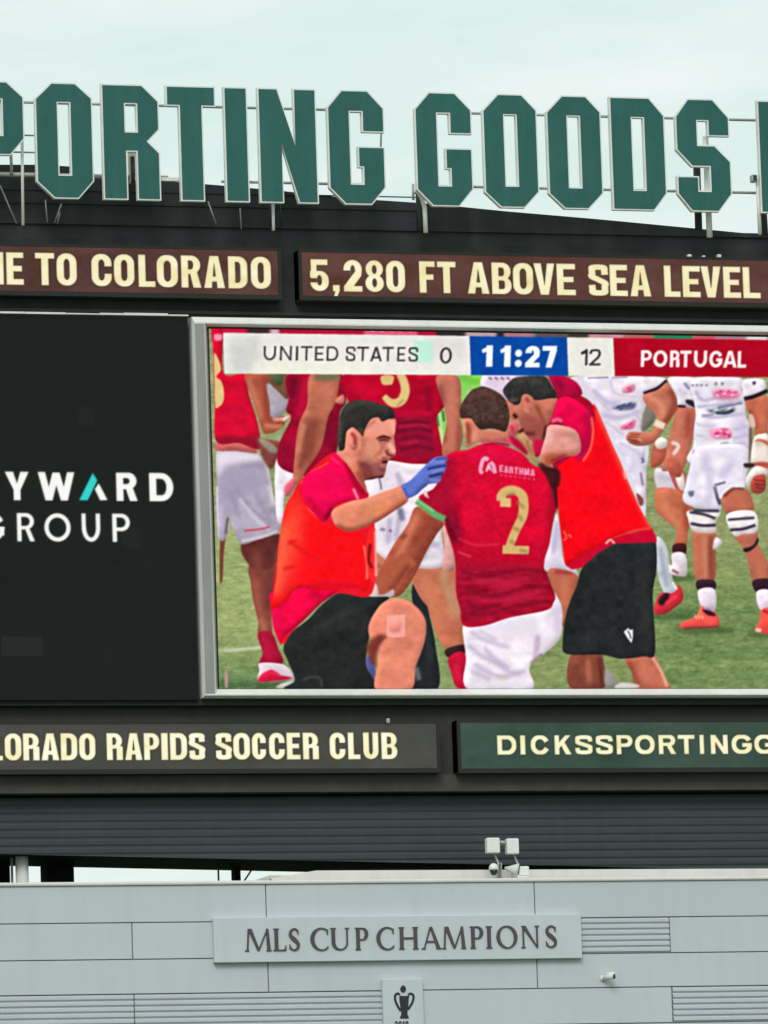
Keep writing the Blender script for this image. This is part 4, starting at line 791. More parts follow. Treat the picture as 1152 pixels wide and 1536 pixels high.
p('240,480 265,430 320,430 370,500 395,600 385,660 340,690 300,680 250,600', (228, 138, 116), H1, blur=.6); ln('300,490 345,540 355,640', 5, (166, 62, 54), H1, blur=1.2); ln('255,500 275,440 320,435', 3, (248, 176, 156), H1, blur=.9); ln('400,560 410,700', 4, (236, 150, 128), H1, blur=1.6); ln('320,690 360,685', 3, (190, 60, 60), H1, blur=1)
p('150,670 130,560 140,480 165,270 230,150 300,105 370,85 520,95 680,140 790,180 836,240 832,310 760,318 685,348 640,300 560,310 510,370 470,450 445,530 410,490 340,430 300,425 245,480 230,600 215,690 160,710', (47, 45, 43), H1, blur=.6)
ln('200,200 370,110 560,120 780,200', 8, (66, 62, 58), H1, clip=True, blur=3); ln('160,320 150,620', 5, (84, 72, 66), H1, clip=True, blur=2); ln('400,440 450,500', 6, (110, 76, 52), H1, clip=True, blur=2.5); V.noise(V.last, 3, 3)
ln('645,1040 665,1120 675,1190', 2.2, (92, 96, 120), H1, blur=.7)
# arm and glove
p('770,470 780,430 830,400 900,375 980,360 1100,315 1152,300 1210,280 1245,370 1152,440 1060,500 960,545 870,565 800,530', (228, 136, 106), B1)
ln('785,525 880,562 1000,535 1152,445 1235,385', 9, (150, 70, 52), B1, clip=True, blur=3); ln('900,390 1050,360 1200,300', 7, (236, 152, 122), B1, clip=True, blur=3); ln('780,440 800,520', 6, (236, 150, 132), B1, clip=True, blur=2); ln('960,470 1100,410', 10, (222, 136, 90), B1, clip=True, blur=4)
p('400,450 500,390 600,290 680,210 760,140 830,112 920,120 930,150 915,180 920,235 905,265 895,300 860,330 860,370 840,410 720,430 690,450 640,490 560,560 470,592 430,520', (92, 112, 196), GL)
ln('790,150 920,128', 4, (66, 76, 160), GL, clip=True, blur=1); ln('700,258 800,235 915,215', 3.6, (40, 46, 116), GL, blur=.9); ln('715,345 800,325 880,305', 4, (40, 42, 108), GL, blur=.9); ln('740,290 900,255', 4, (122, 140, 214), GL, blur=1.2, clip=True); ln('730,390 850,385', 4, (130, 134, 200), GL, blur=1.2, clip=True); ln('560,560 640,490 700,440', 5, (62, 78, 160), GL, clip=True, blur=2); ln('640,340 600,400 470,540', 9, (98, 124, 212), GL, clip=True, blur=4); ln('780,180 900,170', 4, (120, 136, 208), GL, clip=True, blur=1.2); ln('470,560 430,480', 3, (66, 84, 170), GL, clip=True, blur=1)
# ---- white shorts and leg between kneeling player and right medic
V.cid = 3
p('1045,455 1070,540 1085,700 1110,765 1152,770 1180,840 1100,800 985,810 975,740 1005,640', (222, 210, 228), B2); ln('1050,500 1030,700', 6, (190, 176, 206), B2, clip=True, blur=2.5); ln('1080,620 1110,600 1130,640', 4, (200, 150, 180), B2, blur=1.5, clip=True)
p('1000,20 1100,20 1180,60 1160,160 1120,330 1085,370 1085,250 1040,160', (184, 100, 74), C2); ln('1100,60 1090,250', 9, (206, 122, 92), C2, clip=True, blur=4); ln('1040,30 1150,40', 5, (170, 50, 66), C2, blur=2, clip=True)
# ---- 6 right medic
V.cid = 6
V.round = 0; p('815,590 880,598 896,640 880,700 850,760 838,760 830,700 815,690', (170, 8, 44)); p('850,805 974,800 976,825 900,850 850,850', (190, 6, 44), sm=False); V.round = 4.5
p('-60,540 105,530 140,600 145,745 -70,745', (134, 68, 52), C3); ln('40,570 50,720', 8, (178, 106, 80), C3, clip=True, blur=3); ln('110,560 130,730', 6, (96, 46, 40), C3, clip=True, blur=2); 
p('270,560 430,530 480,600 520,680 540,760 345,760 310,650', (194, 108, 82), C3); ln('430,545 490,640 530,740', 4, (232, 180, 150), C3, clip=True, blur=1.5); ln('390,600 420,720', 14, (208, 116, 94), C3, clip=True, blur=5); ln('290,580 350,740', 8, (150, 76, 56), C3, clip=True, blur=3); p('145,640 180,645 215,690 215,745 150,745', (150, 146, 140), C3, blur=1.2); p('215,730 260,715 340,725 350,745 215,748', (214, 208, 204), C3, blur=1)
p('190,640 330,630 440,630 462,640 464,800 440,960 455,1310 380,1335 250,1350 120,1325 -90,1320 -115,1240 -90,1060 -30,900 0,800 60,720', (37, 39, 41), B3); ln('380,700 400,1200', 16, (44, 46, 48), B3, clip=True, blur=8); ln('60,760 0,1000 -60,1200', 14, (30, 32, 33), B3, clip=True, blur=6); V.noise(V.last, 2.5, 10)
p('262,402 290,378 300,392 318,385 318,430 310,472 285,440', (232, 234, 236), C3, sm=False, blur=.5); ln('285,395 300,420 305,445', 2, (60, 60, 64), C3, blur=.5)
V.round = 0; p('425,545 442,560 463,600 466,630 200,640 100,700 0,790 -60,800 -100,770 -20,720 200,600', (206, 4, 46), B3, sm=False, blur=.7); V.round = 4.5
p('930,150 980,150 1030,190 1062,230 1066,400 1046,420 1020,310 980,220', (74, 20, 28), B2, blur=1.8)
p('-144,165 -90,123 -31,82 41,16 74,-62 84,-150 70,-215 90,-205 132,-111 193,33 240,135 276,226 330,350 370,436 428,539 440,560 330,565 200,610 100,660 0,715 -60,755 -100,765 -115,660 -135,500 -150,290 -150,180', (251, 3, 22), B3)
ln('95,-190 190,20 290,250 370,410 430,540', 9, (255, 84, 66), B3, clip=True, blur=3); ln('265,190 275,240', 4, (255, 160, 150), B3, blur=1); ln('-130,300 -110,600', 8, (226, 6, 20), B3, clip=True, blur=4); ln('200,610 330,560 430,545', 3.5, (255, 70, 60), B3, clip=True, blur=1.2); ln('0,715 100,660 200,610', 4, (214, 4, 30), B3, clip=True, blur=1.5); ln('150,640 180,615 205,640', 3, (236, 190, 180), B3, blur=.8)
ln('1090,560 1110,600 1090,620', 2.5, (250, 110, 100), B2, blur=.8); ln('1120,580 1140,600', 2.5, (250, 110, 100), B2, blur=.8)
p('980,20 1120,20 1260,100 1290,210 1100,230', (184, 6, 62), H2); ln('1040,60 1120,160', 12, (150, 4, 56), H2, clip=True, blur=4)
p('1010,470 1030,380 1060,270 1120,225 1200,235 1300,300 1380,400 1400,560 1380,700 1300,830 1230,830 1200,700 1160,510', (240, 2, 74), H2); ln('1330,380 1370,560 1290,780', 12, (186, 0, 58), H2, clip=True, blur=4); p('1140,520 1260,560 1330,700 1240,820 1190,700', (176, 4, 60), H2, clip=True, blur=5); ln('1010,470 1060,440 1110,465', 5, (240, 120, 150), H2, blur=1.5); ln('1020,488 1110,488', 3, (130, 4, 50), H2, blur=1)
ln('1390,420 1405,560 1380,720 1310,840', 3, (255, 110, 80), H2, blur=1)
p('700,290 725,215 770,200 820,230 990,235 1060,240 1040,310 1010,420 960,520 930,640 870,670 800,640 740,600 700,570 690,520 700,470 670,440 640,450 610,430 600,360 580,250', (196, 112, 90), H2)
p('720,400 900,430 960,500 930,640 800,640 720,560', (160, 80, 68), H2, clip=True, blur=4); ln('880,260 1020,270', 14, (214, 120, 96), H2, clip=True, blur=5); ln('860,310 940,480', 5, (140, 66, 56), H2, clip=True, blur=2); ln('640,390 675,430', 5.5, (70, 14, 18), H2, blur=1); ln('690,565 740,535', 4, (50, 16, 22), H2, blur=1); ln('750,580 850,580', 6, (104, 40, 42), H2, blur=1.8, clip=True); ln('640,320 690,350', 8, (206, 140, 112), H2, clip=True, blur=3); ln('640,470 690,540', 6, (226, 150, 130), H2, blur=2, clip=True); ln('960,500 930,640', 5, (70, 26, 34), H2, blur=1.8)
p('720,215 770,198 820,250 835,310 810,370 770,360 740,310', (214, 122, 102), H2, blur=.7); ln('760,230 790,280', 4, (150, 64, 56), H2, blur=1.4); ln('740,330 790,370', 5, (222, 136, 118), H2, blur=1.5)
p('540,160 600,80 660,40 760,28 940,30 1010,120 1060,225 990,240 900,255 840,255 820,225 770,198 725,215 700,290 640,300 575,240', (49, 48, 48), H2, blur=.6); ln('620,100 760,60 900,90', 7, (64, 66, 66), H2, clip=True, blur=3); ln('600,260 690,250', 5, (96, 84, 80), H2, clip=True, blur=2); V.noise(V.last, 4, 4)
p('690,600 740,570 800,640 830,700 830,800 870,850 840,850 770,800 770,720 700,640', (200, 144, 100), H2, blur=.7); ln('770,640 800,760', 4, (164, 104, 72), H2, blur=1.5, clip=True); p('830,650 900,640 920,700 900,780 850,800', (206, 14, 66), H2, blur=1); p('595,600 690,640 770,740 760,780 640,680', (196, 10, 56), H2, blur=1.2)
p('950,600 980,500 1130,505 1250,560 1290,700 1260,780 1152,800 1060,830 960,910 900,880 890,820 920,700', (226, 152, 140), H2); p('900,830 1000,760 1152,770 1280,740 1152,840 960,915', (178, 86, 62), H2, clip=True, blur=4); ln('990,540 960,680', 12, (240, 186, 178), H2, clip=True, blur=4); ln('1000,850 1152,790', 6, (150, 40, 40), H2, clip=True, blur=2); ln('910,800 930,880', 6, (206, 124, 96), H2, clip=True, blur=2)
ln('900,860 960,920 1060,950 1060,1090', [4, 7, 9, 6], (60, 18, 22), H2, blur=1.6)
# ---- right of the photograph the pitch simply goes on
V.cid = 0
# ---- score banner
V.cid = 11; V.round = 0
yT = lambda x: 499.2+(x-334)*.0132+(0 if x < 700 else 0); yB = lambda x: 560.2+(x-334)*.0068
def bar(x0, x1, c, l0=0, l1=0):
    p([(x0, yT(x0)), (x1, yT(x1)), (x1+2.2, yB(x1)), (x0+2.2, yB(x0))], c, sm=False, blur=.35)
bar(334.5, 704.3, (236, 233, 226)); p('345,505 392,505 392,560 345,560', (212, 213, 208), sm=False, blur=6, clip=True); p('380,540 560,545 560,564 380,562', (240, 240, 224), sm=False, blur=5, clip=True); p('640,505 700,506 700,540 640,540', (226, 222, 220), sm=False, blur=6, clip=True)
V.noise(V.last, 2.2, 14)
p('619.5,511 649,511.5 650,544 621,544', (190, 240, 220), sm=False, blur=.5, alpha=.9)
bar(704.3, 850.5, (4, 74, 164)); V.noise(V.last, 3, 20); bar(850.5, 920, (236, 234, 226)); bar(920, 1420, (180, 0, 34)); V.noise(V.last, 5, 24, (1, 1), (1, .3, .3))
V.cid = 12
tp = lambda a, b: (lambda x: a+(x-400)*b)
d_ = (58, 52, 60); SH = -.033
def wr(t, xs, y0, y1, s, h, r, c, sl=.012, x00=None, blur=.45):
    x00 = xs[0][0] if x00 is None else x00
    m = write(V, t, xs, lambda x: y0+(x-x00)*sl, lambda x: y1+(x-x00)*sl, s, h, r, c, lean=SH, blur=blur); V.ids[m > .4] = 12
wr('UNITEDSTATES', [(395.5, 414), (420, 437.6), (443.8, 447.2), (451, 468.5), (472.5, 485.5), (490, 507.5), (519, 533), (535.5, 553), (555.5, 573), (573.5, 590.5), (596, 608), (613, 627)], 518.8, 540.4, .135, .13, .48, d_, .0085)
wr('0', [(660, 677.7)], 520.8, 545.3, .15, .13, .44, d_)
wr('11', [(722.5, 739), (750, 766)], 518, 550, .30, .2, .3, (246, 249, 250)); wr(':', [(772.5, 783)], 518.5, 550.5, .3, .2, .3, (240, 246, 250)); wr('27', [(788, 809.7), (813.5, 835)], 518.6, 551, .28, .22, .34, (246, 249, 250))
wr('12', [(871, 881.5), (884, 901)], 523.5, 548, .15, .13, .4, d_)
wr('PORTUGAL', [(961.4, 977.7), (980, 1001), (1005, 1019.5), (1020, 1037), (1041, 1060.5), (1064, 1084), (1084.6, 1105.6), (1106.5, 1119.5)], 525.3, 550.3, .20, .19, .46, (250, 240, 238), .008)
V.noise(ALL, 1.6, 3); V.noise(ALL, 2.2, 8, (1, 1), (1, .8, .9)); V.buf = blur1(V.buf, .75); V.buf += .38*(V.buf-blur1(V.buf, 1.8))+.10*(V.buf-blur1(V.buf, 7)); V.noise(ALL, 1.8, 1.5)

# ---- video screen: raised silver frame round the picture
YV = -.30
fx0 = PX(296.5, 760, -.46); fz1 = PZ(576, 479.5, -.42); fz0 = PZ(576, 1046.5, -.42); fx1 = XR-.6
ix0 = PX(319, 760, YV); iz1 = PZ(576, 495, YV); iz0 = PZ(576, 1033, YV); ix1 = fx1-.4
vsn = thing('video_screen', 'large video screen in a silver frame showing medics with a kneeling rugby player', 'screen', ((fx0+fx1)/2, 0, fz0))
def ring(o, y): return [(o[0], y, o[2]), (o[1], y, o[2]), (o[1], y, o[3]), (o[0], y, o[3])]
def ins(l, r_, b_, t_): return (fx0+l, fx1-r_, fz0+b_, fz1-t_)
levels = [(ins(0, 0, 0, 0), -.001), (ins(0, 0, 0, 0), -.40), (ins(.04, .04, .045, .13), -.50), (ins(.27, .27, .075, .16), -.50), ((ix0-.01, ix1+.01, iz0-.01, iz1+.01), YV-.01), ((ix0-.01, ix1+.01, iz0-.01, iz1+.01), YV+.05)]
bm = bmesh.new(); rg = [[bm.verts.new(v) for v in ring(o, y)] for o, y in levels]
for A_, B_ in zip(rg, rg[1:]):
    for i in range(4): bm.faces.new((A_[i], A_[(i+1) % 4], B_[(i+1) % 4], B_[i]))
obj('frame', bm, MT['frame'], vsn)
bm = bmesh.new(); a_ = [(fx0+.045, -.503, fz0+.085), (fx0+.262, -.503, fz0+.085), (ix0-.02, -.335, iz0+.03), (ix0-.02, -.335, iz1-.02), (fx0+.262, -.503, fz1-.165), (fx0+.045, -.503, fz1-.165)]
a_ = [bm.verts.new(v) for v in a_]; bm.faces.new((a_[0], a_[1], a_[4], a_[5])); bm.faces.new((a_[1], a_[2], a_[3], a_[4])); r_ = bmesh.ops.extrude_face_region(bm, geom=bm.faces[:]); bmesh.ops.translate(bm, vec=(0, .12, 0), verts=[v for v in r_['geom'] if isinstance(v, bmesh.types.BMVert)])
obj('left_bar_overlay', bm, MT['frame2'], vsn)  # darker grey sheet laid over the left bar of the silver frame
bm = bmesh.new(); e = .028
for q in ((ix0-.009, ix1+.009, iz1-.001, iz1+.009), (ix0-.009, ix0+e, iz0, iz1-.03)): box(bm, q[0], q[1], YV-.02, YV+.02, q[2]-(.03 if q[2] > iz1-.01 else 0), q[3])
obj('inner_lip', bm, MT['lip'], vsn)
PEOPLE = {1: 'player in red shirt and white shorts with his back turned at the left edge', 2: 'player in dark red shirt with a bare arm bent behind the left medic',
 3: 'player in red shirt numbered 5 and white shorts seen from behind', 4: 'kneeling player in red shirt numbered 2 seen from behind', 5: 'medic in orange bib kneeling with a blue glove on the player in number 2',
 6: 'medic in orange bib and black shorts bending over from the right', 7: 'player in white shirt with a taped wrist half hidden by the right medic', 8: 'player in white kit with strapped knees and coral boots',
 9: 'player in white shorts standing behind, only the bent leg clear', 10: 'person in lime green vest seen between the players', 13: 'person in black trousers behind the medic’s knee', 14: 'red boot and pale sock of a player striding behind the right medic'}
names = {0: ('display', None, None), 11: ('score_banner', 0, None), 12: ('score_lettering', 0, None)}
for k, v in PEOPLE.items(): names[k] = ('person', 0, 'picture of a '+v if k not in (14,) else v)
led_mesh(vsn, V, YV, ix0, ix1, iz0, iz1, .0165, names, MT['led'], px_space=True)

# ---- green roof letters
YL = -1.15
def rect(lp):
    P = [[PX(x, y, YL), PZ(x, y, YL)] for x, y in lp]; n = len(P)
    for _ in range(4):
        for i in range(n):
            a, b = P[i], P[(i+1) % n]
            if abs(a[0]-b[0]) < .075 and abs(a[1]-b[1]) > .1: a[0] = b[0] = (a[0]+b[0])/2
            if abs(a[1]-b[1]) < .07 and abs(a[0]-b[0]) > .1: a[1] = b[1] = (a[1]+b[1])/2
    return P
ZT, ZB = PZ(532, 136.5, YL), PZ(532, 305.3, YL)
def snapz(loops):
    for lp in loops:
        for q in lp:
            if abs(q[1]-ZT) < .09: q[1] = ZT
            if abs(q[1]-ZB) < .09: q[1] = ZB
    return [[tuple(q) for q in lp] for lp in loops]
def oct_(xl, xr, yt, yb, ch, cl, cr, ct, cb):
    "block letter O: chamfered outline and slot"
    s_ = .033; sh = lambda x, y: x+(y-(yt+yb)/2)*s_
    o = [(sh(xl, 0)*0+xl+ch, yt), (xr-ch, yt), (xr, yt+ch), (xr+(yb-yt-2*ch)*s_, yb-ch), (xr-ch+(yb-yt)*s_, yb), (xl+ch+(yb-yt)*s_, yb), (xl+(yb-yt-2*ch)*s_, yb-ch), (xl, yt+ch)]
    return [o, [(cl, ct), (cr, ct), (cr+(cb-ct)*s_, cb), (cl+(cb-ct)*s_, cb)]]
k1 = lambda s_, o=(0, 100): [tuple(v) for v in parse(s_)/2.88+[o[0], o[1]]]
def gl(dx, dy):
    return [[(x+dx, y+dy) for x, y in ((512, 137), (550, 138), (574.6, 163), (575, 197.5), (544, 197), (543.5, 167), (524, 166), (526, 276.5), (546.5, 276.5), (545.5, 250), (538.5, 249.5), (538, 221), (576, 221.5), (577.5, 281), (557.8, 305.5), (519, 305), (494.8, 281), (492, 161))]]
letters = [
 ('P', 'on the roof, cut by the left edge of the photo', [[(-46, 121.5), (9, 122.3), (33.7, 146), (35.8, 207.6), (15.8, 231), (-8, 231), (-6, 291), (-41, 290)], [(-11, 147.5), (3.2, 148), (4.6, 203.5), (-9.5, 203)]]),
 ('O', 'between P and R', oct_(52.8, 136.2, 124, 295.5, 24, 85, 104.5, 153, 263)),
 ('R', 'standing right of the first O', [[(154, 128), (212, 129), (236.5, 152.5), (237.7, 194), (220.5, 212), (238.3, 230), (241, 298.3), (207.5, 298), (206.3, 226.5), (189.3, 226), (191.5, 297.5), (155.7, 297)], [(186.5, 154.5), (205.3, 155), (206, 198.5), (187.2, 198)]]),
 ('T', 'between R and I', [[(249.5, 130), (321, 132), (321.6, 158.8), (302, 158.4), (306.8, 301), (272.3, 300), (270, 157.8), (250, 157)]]),
 ('I', 'narrow and straight between T and N', [[(336.5, 133), (368.5, 133.6), (374, 302), (340.3, 301)]]),
 ('N', 'between I and the first G', [[(387.6, 134.5), (414.7, 135), (442.5, 219), (440.8, 136.2), (471.2, 136.8), (477.8, 304), (449.6, 303.4), (422.3, 216), (425.3, 303), (391.4, 302)]]),
 ('G', 'last letter of the left word, beside the gap', gl(0, 0)),
 ('G', 'first letter of the right word, beside the gap', gl(131.2, 2.6)),
 ('O', 'right after the second G', oct_(724.6, 803.6, 144, 309.6, 22, 755, 774.5, 171.5, 279.5)),
 ('O', 'left neighbour of the D', oct_(820.4, 899.6, 146.5, 311.6, 22, 850, 869.5, 173.5, 282)),
 ('D', 'between O and S', [[(914.5, 148.6), (972.5, 150), (995, 174), (999.2, 290), (981.5, 311.8), (921, 310.5)], [(946, 175.5), (965.5, 176), (969.5, 286), (951, 285.6)]]),
 ('S', 'last letter of its word, on two posts', [[(1014.8, 174.6), (1031.5, 152), (1068, 152.5), (1092, 177), (1093, 203.5), (1062.8, 203), (1062, 180.5), (1044.4, 180), (1046, 218), (1071.4, 219.8), (1095, 243), (1097, 291), (1078.4, 314.5), (1038.5, 314), (1018, 290), (1016.6, 265), (1047, 265.5), (1048.5, 287), (1067, 287.5), (1065.5, 249), (1038.5, 248.6), (1014.5, 224)]]),
 ('P', 'on the roof, cut by the right edge of the photo', [[(1136.7, 154), (1194, 155.6), (1219, 179), (1221, 241), (1201, 264.5), (1177, 264), (1179, 319), (1143, 318)], [(1169, 181), (1188, 181.5), (1190, 237), (1171, 236.5)]])]
for ch, where, loops in letters:
    lp = snapz([rect(l) for l in loops]); xs_ = [q[0] for q in lp[0]]
    t = thing('roof_letter', 'green block letter %s, %s' % (ch, where), 'letter', ((min(xs_)+max(xs_))/2, YL+.15, ZB), 'green block letters on the roof')
    inn = [offset(list(l), -.012 if i == 0 else .012) for i, l in enumerate(lp)]
    bm = bmesh.new(); prism(bm, inn, YL-.012, YL+.02); obj('face', bm, MT['letter'], t)
    out_ = [offset(list(l), .022 if i == 0 else -.020) for i, l in enumerate(lp)]
    bm = bmesh.new(); prism(bm, out_, YL+.0, YL+.13); obj('return', bm, MT['trim'], t)

# ---- steelwork carrying the letters
YR = -.78
ss_ = thing('sign_frame', 'grey steel rails and posts holding the green roof letters', 'sign frame', (0, YR, PZ(400, 345, YR)))
def pole(name, pts, r, m=MT['steel'], Y=YR, n=10):
    bm = bmesh.new(); tube(bm, [px(x, y, Y if len(q) == 0 else q[0]) for x, y, *q in pts], r, n); return obj(name, bm, m, ss_, True)
zr1, zr2 = PZ(812, 172.5, YR), PZ(812, 282.5, YR)
for a, b, zz, r in ((-120, 575, zr1, .032), (640, 1200, zr1, .032), (330, 575, zr2, .032), (640, 1200, zr2, .032)):
    bm = bmesh.new(); tube(bm, [(PX(a, 200, YR), YR, zz), (PX(b, 200, YR), YR, zz)], r, 8); obj('rail', bm, MT['steel'], ss_, True)
for a, b, y, r in ((-120, 250, 262.5, .055), (-60, 62, 203, .02), (-60, 62, 228.5, .02)):
    bm = bmesh.new(); zz = PZ(40, y, YR+.1); tube(bm, [(PX(a, 200, YR+.1), YR+.1, zz), (PX(b, 200, YR+.1), YR+.1, zz)], r, 8); obj('rail', bm, MT['steel'], ss_, True)
bm = bmesh.new(); zz = PZ(250, 268.5, YR); box(bm, PX(195, 200, YR), PX(285, 200, YR), YR-.05, YR+.05, zz-.05, zz+.03); obj('rail', bm, MT['trim'], ss_)
pole('post', [(32.5, 150), (34.5, 338)], .036, MT['trim']); pole('post', [(16, 222), (17.5, 262)], .035)
pole('post', [(407, 290), (409.5, 346)], .075, MT['steel_dark'], YR+.15); pole('post', [(409.3, 300), (410.3, 346)], .035, MT['trim'])
pole('post', [(622, 290), (624, 285), (632, 295), (637, 312), (638.5, 349)], .052, MT['trim']); pole('post', [(629, 286), (630.5, 347)], .09, MT['steel_dark'], YR+.3)
pole('post', [(619.5, 276), (620, 300)], .03); pole('post', [(572, 195), (571, 225)], .022)
pole('post', [(1045, 245), (1048, 345)], .085, MT['steel_dark'], YR+.15); pole('post', [(1058, 205), (1064.5, 356)], .07, MT['trim'])
pole('post', [(1143, 300), (1146, 352)], .10, MT['steel_dark'], YR+.2)
pole('post', [(196, 200), (199, 275)], .09, MT['cream'], YR+.1)
pole('post', [(198.5, 235), (200, 275)], .05, MT['steel_dark'], YR-.02)
for pts in ([(0, 278), (25, 336)], [(68, 300), (71, 334)], [(92, 306), (82, 334)], [(90, 318), (86, 336)], [(312, 302), (324, 336)], [(360, 312), (362, 344)], [(420, 305), (423, 340)]):
    pole('brace', pts, .017, MT['steel_dark'] if pts[0][0] in (420,) else MT['steel'], -.2)
# lamp on a thin post at the right end
lp_ = thing('floodlight', 'small grey floodlight on a thin post beside the rightmost letter', 'floodlight', tuple(px(1139, 352, YR-.2)))
def sub(name, bm, m, sm=False): return obj(name, bm, m, lp_, sm)
bm = bmesh.new(); tube(bm, [px(1136, 268, YR-.2), px(1140, 352, YR-.2)], .045, 10); sub('post', bm, MT['trim'], True)
q = px(1130.5, 268, YR-.25); sub('lamp_head', B(q[0]-.065, q[0]+.06, q[1]-.1, q[1]+.1, q[2]-.085, q[2]+.085, bev=.02), MT['steel'])
q = px(1130.5, 268, YR-.25); sub('lens', B(q[0]-.045, q[0]+.04, q[1]-.112, q[1]-.101, q[2]-.06, q[2]+.06), MT['steel_dark'])
# three little lamps on top of the ribbon board
for i, (x, y, s_) in enumerate(((1033.5, 391, 1), (1055, 391, .75), (1078, 391, 1))):
    q = px(x, y, -.33); q[2] = PZ(1152, 391.5, -.39)+.06-.02*0
    lb = ('leftmost small white lamp on top of the brown board above SEA LEVEL', 'middle smallest lamp on top of the brown board above SEA LEVEL', 'rightmost small white lamp on top of the brown board above SEA LEVEL')[i]
    t = thing('spotlight', lb, 'spotlight', tuple(q), 'small lamps on top of the brown board')
    zz = PZ(x, 388, -.33)-.03; h = .10*s_
    obj('bracket', B(q[0]-.012, q[0]+.012, -.35, -.31, zz-.06, zz+.02), MT['steel_dark'], t)
    obj('lamp_head', B(q[0]-.045*s_, q[0]+.045*s_, -.40, -.28, zz+.02, zz+.02+h, bev=.012), MT['white'], t)

# ---- raised sign on the wall
YG = YW-.14
x0, x1 = PX(321, 1410, YG), PX(872.5, 1405, YG); z1, z0 = PZ(321, 1376.5, YG), PZ(321, 1444, YG)
sg = thing('wall_sign', 'long pale grey wall sign reading MLS CUP CHAMPIONS', 'sign', ((x0+x1)/2, YW, z0))
obj('sign_plate', B(x0, x1, YG, YW-.001, z0, z1, bev=.012), MT['plaque'], sg)
def serif(ch, W):
    t, n, f = .165, .07, .055
    def sf(x, y, w_=.30): return ('+', [(x-w_/2, y), (x+w_/2, y), (x+w_/2-.05, y+f), (x-w_/2+.05, y+f)]) if y < .5 else ('+', [(x-w_/2+.05, y-f), (x+w_/2-.05, y-f), (x+w_/2, y), (x-w_/2, y)])
    P = '+'
    if ch == 'I': return [(P, rc(W/2-t/2, 0, W/2+t/2, 1)), sf(W/2, 0, .32), sf(W/2, 1, .32)]
    if ch == 'L': return [(P, rc(.07, 0, .07+t, 1)), sf(.15, 1), (P, rc(0, 0, W, f)), (P, [(W-.16, 0), (W, 0), (W, .26), (W-.03, .26), (W-.06, .09), (W-.16, f)])]
    if ch == 'H': return [(P, rc(.07, 0, .07+t, 1)), (P, rc(W-.07-t, 0, W-.07, 1)), (P, rc(.1, .47, W-.1, .47+n))]+[sf(x, y) for x in (.15, W-.15) for y in (0, 1)]
    if ch == 'P': return [(P, rc(.07, 0, .07+t, 1)), sf(.15, 0), sf(.12, 1, .24), (P, rr(.1, .43, W, 1, .28, 'bc')), ('-', rr(.07+t, .49, W-t, .94, .22, 'bc'))]
    if ch == 'U': return [(P, rr(.07, 0, W-.07, 1, .34, 'ab')), ('-', rr(.07+t, .06, W-.07-n, 1.1, .28, 'ab')), (P, rc(.07, .4, .07+t, 1)), sf(.15, 1), sf(W-.10, 1, .24)]
    if ch == 'N': return [(P, rc(.09, 0, .09+n, 1)), (P, rc(W-.09-n, 0, W-.09, 1)), (P, [(.03, 1), (.03+t*1.25, 1), (W-.09, 0), (W-.09-n, 0), (W-.2, .08)]), sf(.12, 0, .24), sf(W-.12, 1, .24)]
    if ch == 'M': return [(P, [(.08, 0), (.08+n, 0), (.22, 1), (.15, 1)]), (P, [(.14, 1), (.14+t*1.1, 1), (W/2+.07, .02), (W/2-.04, .02)]), (P, [(W-.15, 1), (W-.20, 1), (W/2-.02, .02), (W/2+.05, .02)]), (P, [(W-.24, 1), (W-.13, 1), (W-.04, 0), (W-.04-t, 0)]), sf(.1, 0, .24), sf(W-.12, 0, .28)]
    if ch == 'A': return [(P, [(W/2-.05, 1), (W/2+.06, 1), (W-.03, 0), (W-.03-t*1.1, 0)]), (P, [(W/2-.05, 1), (W/2+.02, 1), (.12+n*.5, 0), (.10, 0)]), (P, rc(W*.26, .30, W*.74, .30+n)), sf(.11, 0, .24), sf(W-.12, 0, .28)]
    ell = lambda cx, cy, a, b: [(cx+a*math.cos(v), cy+b*math.sin(v)) for v in np.linspace(0, 2*math.pi, 40)[:-1]]
    if ch == 'O': return [(P, ell(W/2, .5, W/2, .52)), ('-', [(W/2+(x-W/2)*math.cos(.15)-(y-.5)*math.sin(.15), .5+(x-W/2)*math.sin(.15)+(y-.5)*math.cos(.15)) for x, y in ell(W/2, .5, W/2-t, .455)])]
    if ch == 'C': return [(P, ell(W*.56, .5, W*.56, .52)), ('-', ell(W*.60, .5, W*.56-t*.85, .455)), ('-', [(W*.72, .5), (W*1.4, .12), (W*1.4, .88)]), ('-', rc(W*.92, -.1, W*1.5, 1.1)), (P, [(W*.86, .70), (W*.92, .70), (W*.92, .96), (W*.84, .9)])]
    if ch == 'S':
        c = np.array([(W*.86, .80), (W*.72, .94), (W*.46, .97), (W*.2, .86), (W*.16, .70), (W*.34, .57), (W*.62, .45), (W*.84, .30), (W*.80, .12), (W*.52, .03), (W*.24, .07), (W*.10, .22)])
        q = spline(c, False, 6); wv = np.interp(np.linspace(0, 1, len(q)), [0, .15, .3, .5, .7, .85, 1], [.06, .07, .12, .20, .12, .07, .06])
        d = np.gradient(q, axis=0); d /= np.linalg.norm(d, axis=1, keepdims=True); n_ = np.stack([-d[:, 1], d[:, 0]], 1)*wv[:, None]/2
        return [(P, np.concatenate([q+n_, (q-n_)[::-1]])), (P, [(W*.83, .70), (W*.90, .70), (W*.90, .97), (W*.83, .9)]), (P, [(W*.05, .05), (W*.11, .1), (W*.11, .30), (W*.05, .30)])]
    return []
